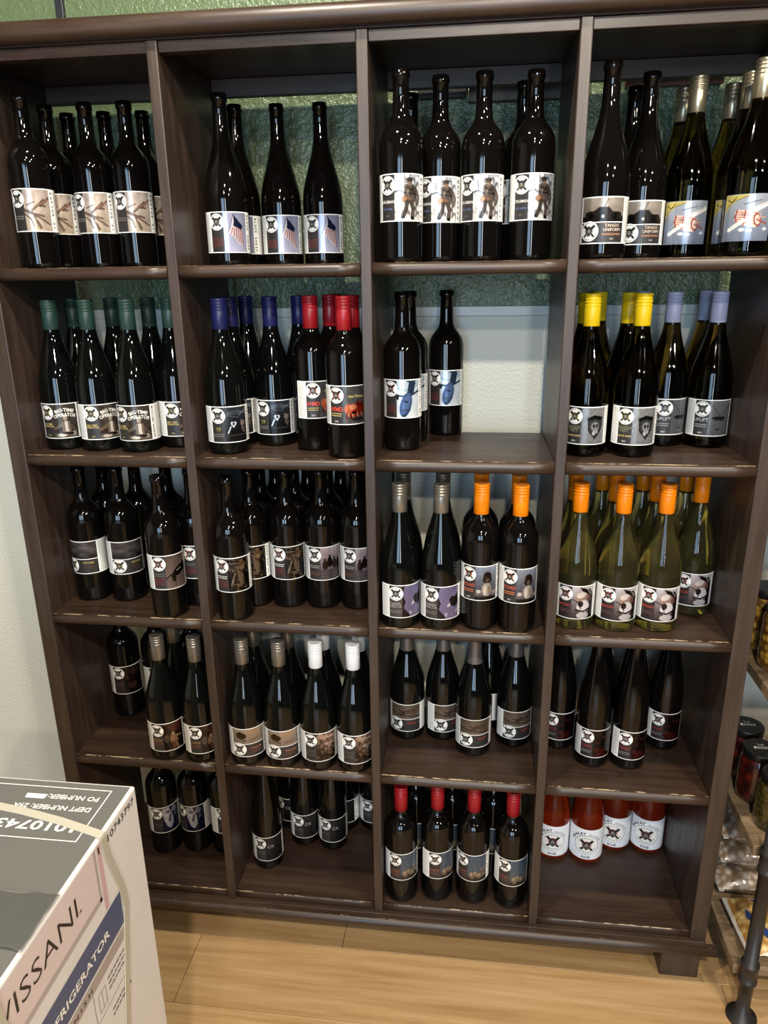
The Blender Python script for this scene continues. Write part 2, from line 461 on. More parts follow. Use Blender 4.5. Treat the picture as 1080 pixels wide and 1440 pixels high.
class Paint:
    """small colour painter for the pictures on the labels; u right, v up, both 0..1"""
    def __init__(s, w, h, top, bottom=None):
        s.nx, s.ny = int(w / 1.0) + 1, int(h / 1.0) + 1
        s.u, s.v = np.meshgrid(np.linspace(0, 1, s.nx), np.linspace(0, 1, s.ny))
        s.asp = w / h
        t, b = np.array(top, float), np.array(bottom or top, float)
        s.c = b + (t - b) * s.v[..., None]
        s.w, s.h = w, h
    def mix(s, mask, rgb):
        m = np.clip(mask, 0, 1)[..., None]; s.c = s.c * (1 - m) + np.array(rgb, float) * m; return s
    def hband(s, v0, v1, rgb, soft=0.05, k=1.0):
        m = 1 / (1 + np.exp(-(s.v - v0) / soft * 4)) * (1 - 1 / (1 + np.exp(-(s.v - v1) / soft * 4)))
        return s.mix(m * k, rgb)
    def ell(s, cu, cv, ru, rv, rgb, k=1.0, rot=0.0, soft=0.12):
        du, dv = (s.u - cu) * s.asp, s.v - cv
        c, n = math.cos(math.radians(rot)), math.sin(math.radians(rot))
        a, b = (du * c + dv * n) / (ru * s.asp), (-du * n + dv * c) / rv
        d = np.sqrt(a * a + b * b)
        return s.mix(np.clip((1 - d) / soft + 0.5, 0, 1) * k, rgb)
    def line(s, pts, wd, rgb, k=1.0):
        for (a0, b0), (a1, b1) in zip(pts[:-1], pts[1:]):
            A, Bv = np.array([a0 * s.asp, b0]), np.array([a1 * s.asp, b1])
            d = Bv - A; P = np.stack([s.u * s.asp, s.v], -1) - A
            t = np.clip((P @ d) / (d @ d + 1e-9), 0, 1)
            dist = np.linalg.norm(P - t[..., None] * d, axis=-1)
            s.mix(np.clip((wd / 2 - dist) / 0.014 + 0.5, 0, 1) * k, rgb)
        return s
    def poly(s, pts, rgb, k=1.0):
        ins = np.zeros_like(s.u, bool); n = len(pts)
        for i in range(n):
            (x0, y0), (x1, y1) = pts[i], pts[(i + 1) % n]
            if y0 == y1: continue
            ins ^= ((y0 > s.v) != (y1 > s.v)) & (s.u < (x1 - x0) * (s.v - y0) / (y1 - y0) + x0)
        return s.mix(ins * k, rgb)
    def noise(s, n, amp, seed=1, rgb=None, thr=0.5, k=1.0):
        g = np.random.RandomState(seed).rand(n + 2, n + 2)
        x, y = s.u * n, s.v * n
        i, j = x.astype(int), y.astype(int); fx, fy = x - i, y - j
        v = g[j, i] * (1 - fx) * (1 - fy) + g[j, i + 1] * fx * (1 - fy) + g[j + 1, i] * (1 - fx) * fy + g[j + 1, i + 1] * fx * fy
        if rgb is None: s.c = s.c + (v[..., None] - 0.5) * 2 * amp
        else: s.mix(np.clip((v - thr) / 0.08 + 0.5, 0, 1) * k, rgb)
        return s
    def mesh(s, name, R, z0, x0, h0, m, lay=2):
        V, F, C = [], [], []
        P = Print(R, z0)
        for j in range(s.ny):
            for i in range(s.nx):
                V.append(P.pt(x0 + s.u[j, i] * s.w, h0 + s.v[j, i] * s.h, lay))
                c_ = s.c[j, i] * 0.78 + s.c[j, i].mean() * 0.22
                C.append(srgb(np.clip(106 + (c_ - 128) * 1.18, 4, 255)))
        for j in range(s.ny - 1):
            for i in range(s.nx - 1):
                a = j * s.nx + i; F.append((a, a + 1, a + 1 + s.nx, a + s.nx))
        me = mesh_from(name, V, F, [m], None, True)
        at = me.color_attributes.new('print', 'FLOAT_COLOR', 'POINT')
        at.data.foreach_set('color', np.array(C, np.float32).ravel())
        return me
ARTM = mat('printed_picture', (128, 128, 128), 0.26, 0.35)
nt, N, L, B = nodes(ARTM)
at = N.new('ShaderNodeVertexColor'); at.layer_name = 'print'
L.new(at.outputs[0], B.inputs['Base Color'])

# pictures ---------------------------------------------------------
def art_claw(w, h):
    p = Paint(w, h, (186, 170, 160), (200, 182, 160)).noise(7, 16, 2)
    for a, b, wd in (((0.02, 0.5), (0.3, 0.42), .07), ((0.3, 0.42), (0.55, 0.08), .05), ((0.3, 0.42), (0.9, 0.16), .045), ((0.28, .42), (0.7, 0.36), .05), ((0.3, 0.45), (0.5, 0.05), .03), ((0.1, 0.62), (0.4, 0.7), .03), ((0.3, 0.5), (0.75, 0.75), .06), ((0.6, 0.6), (0.95, 0.8), .05), ((.5, .62), (.8, .6), .05)):
        p.line([a, b], wd, (112, 92, 82), 0.8)
    p.line([(0.5, .62), (0.9, .75)], .035, (178, 128, 108), .8).line([(0.4, .3), (0.75, .1)], .03, (206, 180, 160), .7).line([(0, .4), (.2, .3), (.3, .1)], .02, (60, 54, 52))
    return p
def art_flag(w, h):
    p = Paint(w, h, (150, 152, 178), (178, 178, 204)).noise(5, 10, 4)
    p.poly([(0.42, .95), (0.78, .62), (0.80, .12), (0.62, .2), (0.5, .3), (0.2, .5), (0.3, .62)], (206, 196, 200))
    p.poly([(0.42, .95), (0.80, .66), (0.74, .56), (0.4, .66)], (52, 58, 86))
    for k in range(6):
        p.line([(0.36 + k * .075, .62 - k * .01), (0.3 + k * .1, .47 - k * .065)], .022, (160, 62, 60), .9)
    return p.line([(0.42, .97), (0.18, .5)], .012, (90, 84, 88))
def art_trooper(w, h):
    p = Paint(w, h, (200, 208, 220), (216, 212, 206)).noise(6, 22, 5).noise(12, 0, 4, (232, 234, 238), .62, .7)
    p.line([(0, .62), (.2, .66), (.34, .6)], .035, (104, 112, 118), .8).line([(.82, .66), (.94, .5), (.84, .36)], .09, (122, 110, 102))
    p.poly([(.36, .78), (.5, .8), (.72, .79), (.84, .68), (.84, .44), (.72, .36), (.38, .4), (.34, .6)], (108, 98, 92))
    p.ell(.56, .86, .105, .075, (104, 92, 84)).ell(.57, .80, .075, .05, (146, 120, 102)).ell(.56, .89, .12, .045, (84, 76, 70))
    p.line([(.42, .72), (.58, .66), (.72, .72)], .03, (68, 62, 58)).line([(.38, .6), (.78, .58)], .035, (70, 62, 58)).line([(.46, .55), (.5, .66)], .05, (150, 138, 126), .8)
    p.ell(.4, .46, .15, .075, (140, 104, 80)).ell(.36, .47, .08, .045, (178, 138, 106)).line([(.58, .46), (.66, .34)], .07, (150, 112, 86))
    p.line([(.46, .4), (.42, .26), (.34, .12)], .10, (98, 88, 82)).line([(.62, .4), (.7, .24), (.66, .08)], .11, (104, 92, 84)).ell(.3, .07, .08, .04, (60, 54, 50)).ell(.66, .05, .08, .04, (60, 54, 50))
    return p.ell(.9, .16, .16, .14, (226, 224, 222), .6).noise(20, 15, 8).noise(11, 0, 9, (60, 54, 52), .72, .5)
def art_tango(w, h):
    p = Paint(w, h, (170, 160, 148), (146, 134, 122)).hband(-.2, .22, (58, 54, 50), .05)
    p.poly([(.08, .2), (.1, .42), (.3, .46), (.42, .62), (.62, .6), (.72, .42), (.92, .4), (.95, .2)], (64, 58, 54))
    p.ell(.25, .22, .07, .14, (34, 32, 30)).ell(.5, .22, .09, .18, (34, 32, 30)).ell(.75, .22, .07, .14, (34, 32, 30)).ell(.5, .22, .04, .08, (150, 140, 128))
    return p.line([(.52, .6), (.6, .95)], .03, (70, 62, 56)).noise(10, 8, 3)
def art_keg(w, h):
    p = Paint(w, h, (166, 172, 182), (126, 136, 156)).noise(6, 10, 6).poly([(.02, .46), (.24, .46), (.24, .22), (.02, .22)], (140, 152, 178), .7)
    p.poly([(0, 1), (0, .6), (.14, .78), (.34, .92), (.62, .99), (.64, 1)], (206, 190, 104)).line([(.02, .7), (.2, .86), (.5, .97)], .02, (150, 128, 70)).line([(.05, .9), (.16, .84), (.26, .95)], .018, (96, 80, 60))
    p.line([(.5, .6), (.94, .82)], .10, (238, 234, 230)).line([(.6, .68), (.92, .84)], .02, (190, 180, 176))
    p.poly([(.26, .62), (.32, .68), (.66, .64), (.76, .56), (.76, .34), (.66, .28), (.34, .36), (.26, .44)], (226, 196, 178))
    for k in range(5): p.line([(.29, .42 + k * .05), (.7, .35 + k * .062)], .012, (176, 96, 84))
    p.line([(.30, .66), (.27, .52), (.31, .38)], .03, (168, 72, 66)).line([(.46, .66), (.44, .34)], .022, (168, 72, 66))
    p.ell(.70, .45, .075, .145, (160, 62, 60), 1, 10).ell(.705, .45, .055, .11, (222, 196, 182), 1, 10)
    p.line([(.70, .45), (.90, .36)], .04, (176, 104, 88)).line([(.72, .50), (.88, .50)], .03, (206, 160, 144))
    p.line([(.44, .44), (.16, .24)], .085, (240, 236, 232)).line([(.40, .43), (.18, .27)], .015, (190, 182, 178))
    return p.ell(.42, .24, .06, .035, (228, 228, 230)).ell(.56, .22, .06, .035, (222, 222, 226)).ell(.88, .25, .05, .035, (216, 216, 222)).line([(.42, .79), (.74, .87)], .016, (84, 84, 92))
def art_operator(w, h):
    p = Paint(w, h, (98, 90, 84), (86, 76, 68)).noise(7, 14, 8)
    p.hband(-.1, .14, (120, 108, 96), .04).ell(.3, .08, .2, .05, (206, 196, 176)).ell(.8, .12, .08, .07, (180, 172, 160))
    p.line([(.42, .42), (.05, .28)], .09, (128, 112, 98)).line([(.62, .42), (.9, .2)], .09, (112, 98, 86))
    p.poly([(.36, .5), (.66, .5), (.7, .16), (.34, .16)], (136, 118, 100)).poly([(.45, .5), (.58, .5), (.6, .18), (.46, .18)], (216, 208, 196))
    return p.ell(.5, .58, .085, .075, (176, 160, 144)).ell(.5, .65, .1, .035, (206, 196, 184)).line([(.35, .14), (.75, .12)], .05, (44, 38, 36))
def art_heart(w, h):
    p = Paint(w, h, (78, 82, 90), (44, 44, 46)).noise(6, 10, 3)
    for k in range(5): p.line([(.1, .86 - k * .025), (.55, .9 - k * .05), (.98, .78 + k * .04)], .012, (170, 180, 196), .6)
    p.ell(.3, .53, .06, .05, (214, 222, 234)).ell(.42, .53, .06, .05, (214, 222, 234)).poly([(.24, .52), (.48, .52), (.36, .40)], (214, 222, 234)).ell(.36, .52, .05, .04, (70, 86, 116))
    p.line([(.12, .26), (.24, .44)], .035, (216, 224, 236)).line([(.7, .6), (.78, .5), (.72, .36), (.84, .26)], .04, (140, 128, 120)).ell(.78, .52, .12, .08, (150, 134, 126), .9).ell(.8, .36, .1, .07, (120, 106, 100), .9)
    return p.hband(-.1, .17, (56, 54, 54), .02).line([(.05, .19), (.95, .19)], .01, (120, 118, 116)).line([(.3, .76), (.6, .74)], .015, (40, 40, 44))
def art_beast(w, h):
    p = Paint(w, h, (96, 94, 92), (104, 100, 98)).noise(5, 9, 6)
    p.ell(.42, .36, .34, .17, (198, 74, 46)).ell(.7, .4, .26, .18, (150, 54, 36)).ell(.22, .4, .16, .13, (214, 110, 74)).ell(.4, .45, .16, .07, (232, 164, 120), .7)
    p.poly([(.5, .5), (.62, .66), (.7, .5)], (120, 44, 32)).poly([(.72, .5), (.88, .6), (.9, .44)], (110, 42, 32))
    for u in (.2, .36, .58, .78): p.line([(u, .3), (u - .05, .16)], .06, (128, 44, 30)).line([(u, .3), (u + .02, .2)], .02, (240, 190, 160))
    return p.ell(.45, .3, .1, .04, (60, 26, 22)).ell(.6, .12, .3, .05, (54, 50, 48), .7)
def art_plane(w, h):
    p = Paint(w, h, (190, 208, 222), (226, 232, 234)).noise(6, 16, 3).line([(0, .8), (.5, .72), (1, .9)], .05, (130, 160, 186), .5)
    p.line([(-.1, .62), (.2, .58), (.6, .6), (1.1, .74)], .05, (58, 72, 92)).line([(.45, .98), (.8, .9)], .04, (58, 72, 92))
    p.poly([(.52, 1), (.82, 1), (.72, .6), (.42, .6)], (66, 80, 104))
    p.ell(.38, .34, .24, .34, (74, 96, 138), 1, -14, .06).ell(.42, .4, .14, .26, (104, 130, 176), .8, -14, .4)
    p.line([(.3, .44), (.45, .42)], .04, (50, 60, 78)).ell(.04, .55, .06, .07, (44, 54, 70)).ell(.3, .05, .08, .03, (34, 38, 46))
    return p
def art_shield(w, h):
    p = Paint(w, h, (150, 150, 150), (142, 142, 142))
    out = [(.22, .72), (.5, .8), (.88, .74), (.84, .4), (.56, .12), (.28, .36)]
    p.poly(out, (40, 40, 42)); c = np.array([.55, .48])
    p.poly([tuple(c + (np.array(q) - c) * .86) for q in out], (84, 84, 84)).poly([(.24, .7), (.5, .78), (.86, .72), (.85, .64), (.5, .69), (.26, .62)], (46, 46, 48))
    p.ell(.55, .48, .17, .13, (150, 150, 150)).ell(.5, .5, .05, .045, (56, 56, 56)).ell(.63, .5, .05, .045, (56, 56, 56)).ell(.5, .3, .07, .06, (190, 190, 190)).ell(.62, .34, .06, .05, (170, 170, 170))
    return p.noise(16, 9, 5)
def art_sling(w, h):
    p = Paint(w, h, (128, 128, 130), (112, 112, 114))
    p.line([(.02, .95), (.42, .58)], .012, (60, 60, 62)).line([(.98, .92), (.5, .58)], .012, (60, 60, 62))
    return p.ell(.42, .5, .3, .055, (56, 56, 58)).poly([(.14, .5), (.74, .5), (.62, .42), (.24, .44)], (70, 70, 72)).ell(.4, .18, .09, .025, (70, 70, 72))
def art_storm(w, h):
    p = Paint(w, h, (104, 98, 96), (78, 72, 72)).noise(6, 22, 9)
    return p.line([(.5, .7), (.75, .62)], .03, (170, 164, 160), .6).line([(.5, .28), (.65, .34)], .03, (160, 152, 148), .6).hband(.45, .6, (120, 112, 110), .1, .5)
def art_rifle(w, h):
    p = Paint(w, h, (118, 100, 94), (126, 108, 104)).noise(4, 8, 4)
    p.poly([(.2, .42), (.5, .62), (1, .8), (1, .52), (.6, .38), (.42, .36), (.4, .2), (.3, .2)], (50, 42, 40))
    return p.line([(.42, .36), (.4, .06)], .018, (46, 38, 36)).line([(.5, .52), (.7, .58)], .02, (214, 204, 196)).line([(0, .3), (.2, .42)], .03, (60, 52, 48))
def art_camo(w, h):
    p = Paint(w, h, (76, 64, 54), (60, 52, 46)).noise(11, 0, 3, (126, 108, 90), .55, .8).noise(13, 0, 8, (34, 28, 24), .55, .9)
    p.line([(.05, .86), (.6, .84)], .02, (150, 146, 140)).line([(.3, .55), (.12, .2)], .05, (170, 158, 140), .7)
    return p.ell(.62, .78, .17, .12, (110, 88, 66)).ell(.62, .7, .1, .08, (150, 124, 98), .8).noise(20, 14, 2)
def art_squad(w, h):
    p = Paint(w, h, (176, 160, 168), (110, 98, 102)).noise(5, 8, 2)
    for u, v, r in ((.2, .52, .1), (.42, .62, .1), (.66, .55, .1), (.88, .5, .1)):
        p.ell(u, v + .1, .055, .055, (62, 52, 52)).ell(u, v - .08, .13, .16, (56, 46, 48))
    return p.hband(-.1, .32, (98, 88, 92), .05).noise(14, 8, 7).line([(.1, .2), (.9, .2)], .012, (132, 122, 126)).line([(.1, .1), (.9, .1)], .012, (132, 122, 126))
def art_map(w, h):
    p = Paint(w, h, (126, 120, 158), (138, 126, 160)).noise(4, 10, 3)
    p.poly([(-.1, 1), (.1, 1), (.02, .7), (.14, .5), (.06, .3), (.3, .1), (.4, -.1), (-.1, -.1)], (58, 52, 50)).poly([(.5, .62), (.62, .7), (.8, .68), (.92, .8), (1, .72), (1, .45), (.78, .34), (.56, .42)], (60, 56, 56))
    return p.poly([(.4, .42), (.52, .5), (.56, .42), (.44, .36)], (206, 200, 204)).poly([(.82, .22), (.96, .3), (.96, .2), (.84, .14)], (190, 180, 178)).poly([(.3, .16), (.42, .2), (.42, .08), (.32, .08)], (170, 176, 196))
def art_mask(w, h):
    p = Paint(w, h, (150, 158, 176), (70, 66, 70)).hband(.12, .28, (120, 112, 112), .04)
    p.ell(.52, .7, .18, .15, (58, 48, 48)).ell(.52, .62, .2, .12, (66, 54, 52)).ell(.52, .6, .08, .06, (110, 92, 84))
    p.ell(.5, .32, .22, .2, (176, 166, 156)).ell(.42, .3, .06, .16, (214, 204, 192)).ell(.62, .3, .06, .14, (150, 132, 116)).ell(.15, .26, .1, .06, (190, 184, 178)).ell(.85, .22, .08, .05, (156, 146, 142))
    return p.hband(-.1, .1, (50, 46, 48), .03).noise(18, 8, 2)
def art_mayday(w, h):
    p = Paint(w, h, (196, 190, 192), (78, 66, 66)).noise(4, 8, 6)
    p.poly([(.3, 1), (.5, .95), (.82, .9), (1, .7), (1, -.05), (.7, -.05), (.8, .4), (.6, .7)], (46, 34, 34)).ell(.42, .68, .3, .12, (172, 142, 130), 1, 20)
    p.ell(.4, .74, .2, .09, (226, 216, 212), .9, 25).ell(.5, .38, .28, .2, (222, 216, 218), 1, -15).ell(.38, .46, .12, .1, (58, 46, 48), .9).line([(.2, .28), (.5, .22), (.78, .3)], .05, (44, 34, 36)).ell(.5, .1, .28, .1, (210, 204, 206), .9)
    return p.line([(.05, .6), (.3, .5), (.4, .3)], .025, (50, 40, 42)).line([(.62, .95), (.85, .75)], .04, (232, 222, 218), .6).ell(.75, .62, .1, .12, (150, 112, 98), .8)
def art_fire(w, h):
    p = Paint(w, h, (82, 60, 52), (50, 44, 42)).noise(7, 14, 4).ell(.6, .82, .25, .14, (112, 68, 58), .8)
    p.ell(.45, .6, .08, .07, (168, 136, 112)).poly([(.32, .56), (.62, .54), (.7, .28), (.3, .3)], (146, 116, 94)).line([(.6, .5), (.85, .46)], .07, (156, 124, 100)).line([(.55, .3), (.66, .06)], .1, (132, 104, 84)).line([(.4, .3), (.5, .08)], .08, (120, 82, 62))
    return p.ell(.14, .45, .12, .14, (112, 100, 92), .8).noise(16, 12, 3)
def art_dusk(w, h):
    return Paint(w, h, (74, 54, 48), (40, 34, 32)).noise(5, 20, 4).ell(.4, .3, .22, .14, (120, 84, 66), .7).line([(.2, .75), (.5, .55), (.9, .7)], .04, (44, 34, 32)).ell(.5, .8, .3, .12, (96, 74, 66), .6)
def art_craft(w, h):
    p = Paint(w, h, (168, 150, 130), (150, 134, 120)).noise(5, 8, 3)
    for k in range(5): p.line([(.5 + k * .08, .95), (.51 + k * .08, .66)], .035, (206, 132, 72), .8)
    p.ell(.28, .55, .16, .22, (92, 74, 46)).line([(.12, .72), (.4, .5)], .07, (70, 58, 40)).line([(.2, .4), (.42, .2)], .07, (110, 88, 52)).ell(.24, .76, .06, .07, (60, 48, 38))
    return p
def art_patch(w, h):
    p = Paint(w, h, (150, 120, 104), (60, 50, 44)).noise(6, 0, 5, (186, 160, 144), .55, .8).noise(8, 0, 9, (88, 74, 66), .55, .9)
    p.line([(.4, .86), (.85, .84)], .06, (198, 172, 156)).line([(.4, .62), (.9, .6)], .05, (196, 168, 152))
    return p.hband(-.1, .42, (62, 52, 46), .1, .8).noise(14, 0, 3, (150, 126, 102), .62, .7)
def art_birds(w, h):
    p = Paint(w, h, (118, 104, 92), (132, 116, 100)).noise(5, 10, 4)
    p.line([(0, .5), (.35, .25), (1, .14)], .06, (74, 64, 58)).line([(.3, .6), (.42, .5), (.62, .62)], .06, (66, 48, 46)).line([(.42, .5), (.5, .36), (.34, .34)], .05, (70, 54, 50)).line([(.5, .46), (.72, .44)], .04, (84, 64, 58)).line([(.66, .6), (.76, .66), (.82, .52)], .04, (92, 70, 62))
    return p
def art_crimson(w, h):
    p = Paint(w, h, (46, 38, 40), (60, 32, 32)).noise(8, 0, 4, (100, 58, 54), .58, .8).noise(11, 0, 7, (24, 22, 24), .55, .8)
    return p.poly([(.1, .3), (.6, .34), (.7, 0), (.1, 0)], (104, 50, 46), .7)
def art_comet(w, h):
    p = Paint(w, h, (56, 60, 98), (36, 40, 78)).noise(5, 8, 3)
    p.poly([(.02, .95), (.4, .98), (.55, .7), (.6, .3), (.42, .12), (.26, .2), (.1, .5)], (188, 192, 202), .9).ell(.42, .55, .08, .16, (84, 86, 104), .8, -15).ell(.3, .8, .12, .06, (96, 98, 116), .7)
    return p.ell(.68, .84, .14, .12, (176, 180, 192), .7).ell(.74, .62, .08, .08, (140, 146, 166), .7).noise(9, 20, 6).noise(18, 14, 2)
def art_cx(w, h):
    return Paint(w, h, (72, 70, 70), (60, 58, 58)).noise(5, 5, 3)
def art_rocks(w, h):
    p = Paint(w, h, (92, 108, 126), (108, 114, 120)).noise(4, 5, 3)
    p.hband(-.1, .18, (84, 76, 72), .05)
    for u, v, ru, rv in ((.22, .24, .14, .14), (.4, .3, .12, .1), (.6, .22, .16, .1), (.74, .42, .09, .07), (.88, .5, .06, .06), (.85, .24, .1, .08)):
        p.ell(u, v, ru, rv, (136, 120, 102)).ell(u - .03, v + .03, ru * .5, rv * .5, (186, 168, 142), .7)
    return p.noise(15, 8, 8)

# emblem -------------------------------------------------------------
def emblem(P, cx, ch, r, halo=(150, 150, 150), lay=4):
    W, K, G = ink((240, 239, 234)), ink((22, 20, 20)), ink(halo)
    P.disc(cx, ch, r, W, lay)
    for k in range(22):                       # ring of tiny lettering
        a = 2 * math.pi * k / 22 + 0.1
        if abs(math.sin(a)) < 0.45: continue
        x, y = cx + r * .84 * math.cos(a), ch + r * .84 * math.sin(a)
        d = r * .055
        P.poly([(x - d, y - d * 1.3), (x + d, y - d * 1.3), (x + d, y + d * 1.3), (x - d, y + d * 1.3)], ink((120, 118, 114)), lay + 1)
    P.disc(cx, ch + r * .05, r * .5, G, lay + 1, 20)
    for s in (-1, 1):                         # crossed paddles
        def q(a, b, sx=s): return (cx + sx * (a * .72 + b * .69) * r, ch + (a * .69 - b * .72) * r)
        P.poly([q(-.62, -.045), q(.4, -.045), q(.4, .045), q(-.62, .045)], K, lay + 2)
        P.poly([q(.34, -.06), q(.46, -.14), q(.76, -.15), q(.82, 0), q(.76, .15), q(.46, .14), q(.34, .06)], K, lay + 2)
        P.poly([q(-.78, -.08), q(-.5, -.13), q(-.4, 0), q(-.5, .13), q(-.78, .08)], K, lay + 2)
    P.disc(cx, ch + r * .02, r * .35, K, lay + 3, 16, r * .42)          # hood
    P.disc(cx, ch - r * .02, r * .21, ink((150, 144, 138)), lay + 4, 14, r * .25)
    P.rect(cx - r * .18, cx + r * .18, ch + r * .03, ch + r * .10, K, lay + 5)
    P.poly([(cx - r * .22, ch - r * .10), (cx + r * .22, ch - r * .10), (cx + r * .12, ch - r * .50), (cx - r * .12, ch - r * .50)], ink((70, 65, 62)), lay + 5)

# label kinds ----------------------------------------------------------
# each text: (string, s, h from the label's foot, size mm, ink, options)
GOLD, RED, PALE, DIM, ORG = (196, 172, 104), (176, 52, 44), (206, 204, 198), (120, 114, 108), (206, 118, 70)
DARK = (44, 41, 40)
def V(**k): return k
KINDS = {
    'claw': V(art=art_claw, strip='RAPTOR 01', texts=[('_', -23.5, 24, 2.4, DIM)]),
    'flag': V(art=art_flag, strip='BLACK SHEEP', red=True),
    'trooper': V(art=art_trooper, strip='MENSURAX', texts=[('ORGMAN', -23.5, 30, 4.2, PALE), ('RED WINE', -23.5, 19, 2.6, (96, 110, 160)), ('2021', -23.5, 9, 2.2, DIM)]),
    'tango': V(layout='H', art=art_tango, texts=[('TANGO', 16.5, 28, 5.0, (226, 200, 180)), ('UNIFORM', 16.5, 21.6, 5.0, (226, 200, 180)), ('CHARDONNAY', 16.5, 14.6, 3.4, (214, 150, 110)), ('2021', 16.5, 7.5, 2.6, PALE)]),
    'keg': V(layout='B', art=art_keg, texts=[('XXX', -3.5, 41, 4.2, (60, 44, 40))]),
    'operator': V(art=art_operator, strip='MISSION HACKER', halo=(190, 170, 110), texts=[('BIG TIME', -23.5, 30, 3.2, GOLD), ('OPERATOR', -23.5, 25.5, 3.2, GOLD), ('2021', -23.5, 7, 2.4, GOLD)], arts=[('BIG\u00b7TIME', 14, 59, 7.0, (226, 222, 214), 40), ('OPERATOR', 14, 49.5, 7.0, (226, 222, 214), 46)]),
    'heart': V(art=art_heart, strip='HEADWOUND', texts=[('TF', -23.5, 27, 6.0, (150, 140, 70)), ('_', -23.5, 14, 2, DIM)]),
    'wmd': V(art=art_beast, strip='|', halo=(214, 130, 108), texts=[('WMD', -23.5, 29, 7.2, (214, 70, 56)), ('_', -23.5, 18, 3, GOLD), ('2021', -23.5, 6.5, 2.6, PALE)], arts=[('The Nasties', 16.5, 53, 5.0, (176, 160, 96), 70)]),
    'plane': V(art=art_plane, strip='|', halo=(186, 150, 140), red=True, arts=[('camel', 8, 17, 6.0, (36, 44, 58), None)]),
    'shield': V(art=art_shield, strip='|', halo=(190, 180, 120), texts=[('GREEN', -23.5, 33, 4.8, (120, 122, 96)), ('FEET', -23.5, 27, 4.8, (120, 122, 96)), ('WHITE WINE', -23.5, 17, 3.2, GOLD), ('2021', -23.5, 7, 2.6, PALE)]),
    'sling': V(art=art_sling, strip='|', texts=[('UPLIFT', -23.5, 33, 5.4, (176, 176, 180)), ('_', -23.5, 20, 3.2, (150, 150, 154)), ('2021', -23.5, 7, 2.6, PALE)]),
    'storm': V(layout='H', art=art_storm, halo=(196, 170, 110), texts=[('SPITFIRE', 16.5, 25, 4.6, (190, 172, 96)), ('RED WINE', 16.5, 16, 3, (120, 60, 52))], rtext=True),
    'rifle': V(art=art_rifle, strip='', halo=(222, 150, 136), texts=[('_', -23.5, 32, 3.4, (96, 104, 100))], red=True),
    'camo': V(art=art_camo, strip='|', halo=(206, 150, 136), texts=[('_', -23.5, 32, 3, PALE)], red=True),
    'squad': V(art=art_squad, strip='', texts=[('_', -23.5, 30, 3.6, (150, 138, 138)), ('_', -23.5, 14, 2.4, (110, 62, 58))]),
    'map': V(art=art_map, strip='|', dark=(58, 52, 50), texts=[('NAPA', -23.5, 32, 5.0, (150, 146, 140)), ('DELTA', -23.5, 26, 5.0, (150, 146, 140)), ('_', -23.5, 13, 2, DIM)]),
    'mask': V(art=art_mask, strip='|', halo=(222, 140, 112), texts=[('TOAD', -23.5, 32, 6.0, (196, 84, 66)), ('_', -23.5, 20, 3.2, ORG), ('2021', -23.5, 7, 2.6, PALE)]),
    'mayday': V(art=art_mayday, strip='', halo=(206, 120, 110), dark=(40, 32, 34), texts=[('MAYDAY', -23.5, 30, 5.0, (170, 62, 54)), ('_', -23.5, 16, 2.4, (96, 66, 64))]),
    'dusk': V(art=art_dusk, strip='', dark=(44, 36, 34), texts=[('_', -23.5, 26, 2.6, (96, 70, 60))]),
    'fire': V(art=art_fire, strip='|', halo=(150, 140, 130), texts=[('_', -23.5, 28, 3, (150, 110, 70)), ('_', -23.5, 18, 2, (120, 62, 50))]),
    'craft': V(layout='H', art=art_craft, strip='|', texts=[('WINCHES', 16.5, 21.5, 4.2, (190, 120, 84)), ('_', 16.5, 12, 2, (110, 60, 48))], arts=[('CRAFT', 14, 44, 5.0, (92, 74, 62), None)]),
    'patch': V(art=art_patch, strip='|', texts=[('_', -23.5, 26, 3, (92, 82, 72)), ('_', -23.5, 16, 2, (92, 82, 72))]),
    'birds': V(layout='H', art=art_birds, strip='|', rtext=True, texts=[('_', 16.5, 22, 2.6, (150, 60, 52))]),
    'crimson': V(art=art_crimson, strip='', dark=(40, 34, 36), halo=(190, 150, 150), texts=[('_', -23.5, 27, 3.6, (140, 50, 44)), ('_', -23.5, 14, 2, DIM)]),
    'comet': V(art=art_comet, strip='', texts=[('_', -23.5, 24, 2.4, (90, 84, 80))], rtext=True),
    'cx': V(art=art_cx, strip='|', dark=(50, 48, 48), texts=[('_', -23.5, 24, 2, (96, 94, 92))], arts=[('CX', 3, 44, 8.5, (146, 144, 140), None)]),
    'rocks': V(art=art_rocks, strip='|', halo=(206, 170, 160), texts=[('_', -23.5, 24, 3, (150, 82, 62)), ('_', -23.5, 15, 2, (110, 70, 60))]),
    'replay': V(layout='R'),
}
LABEL_ME = {}
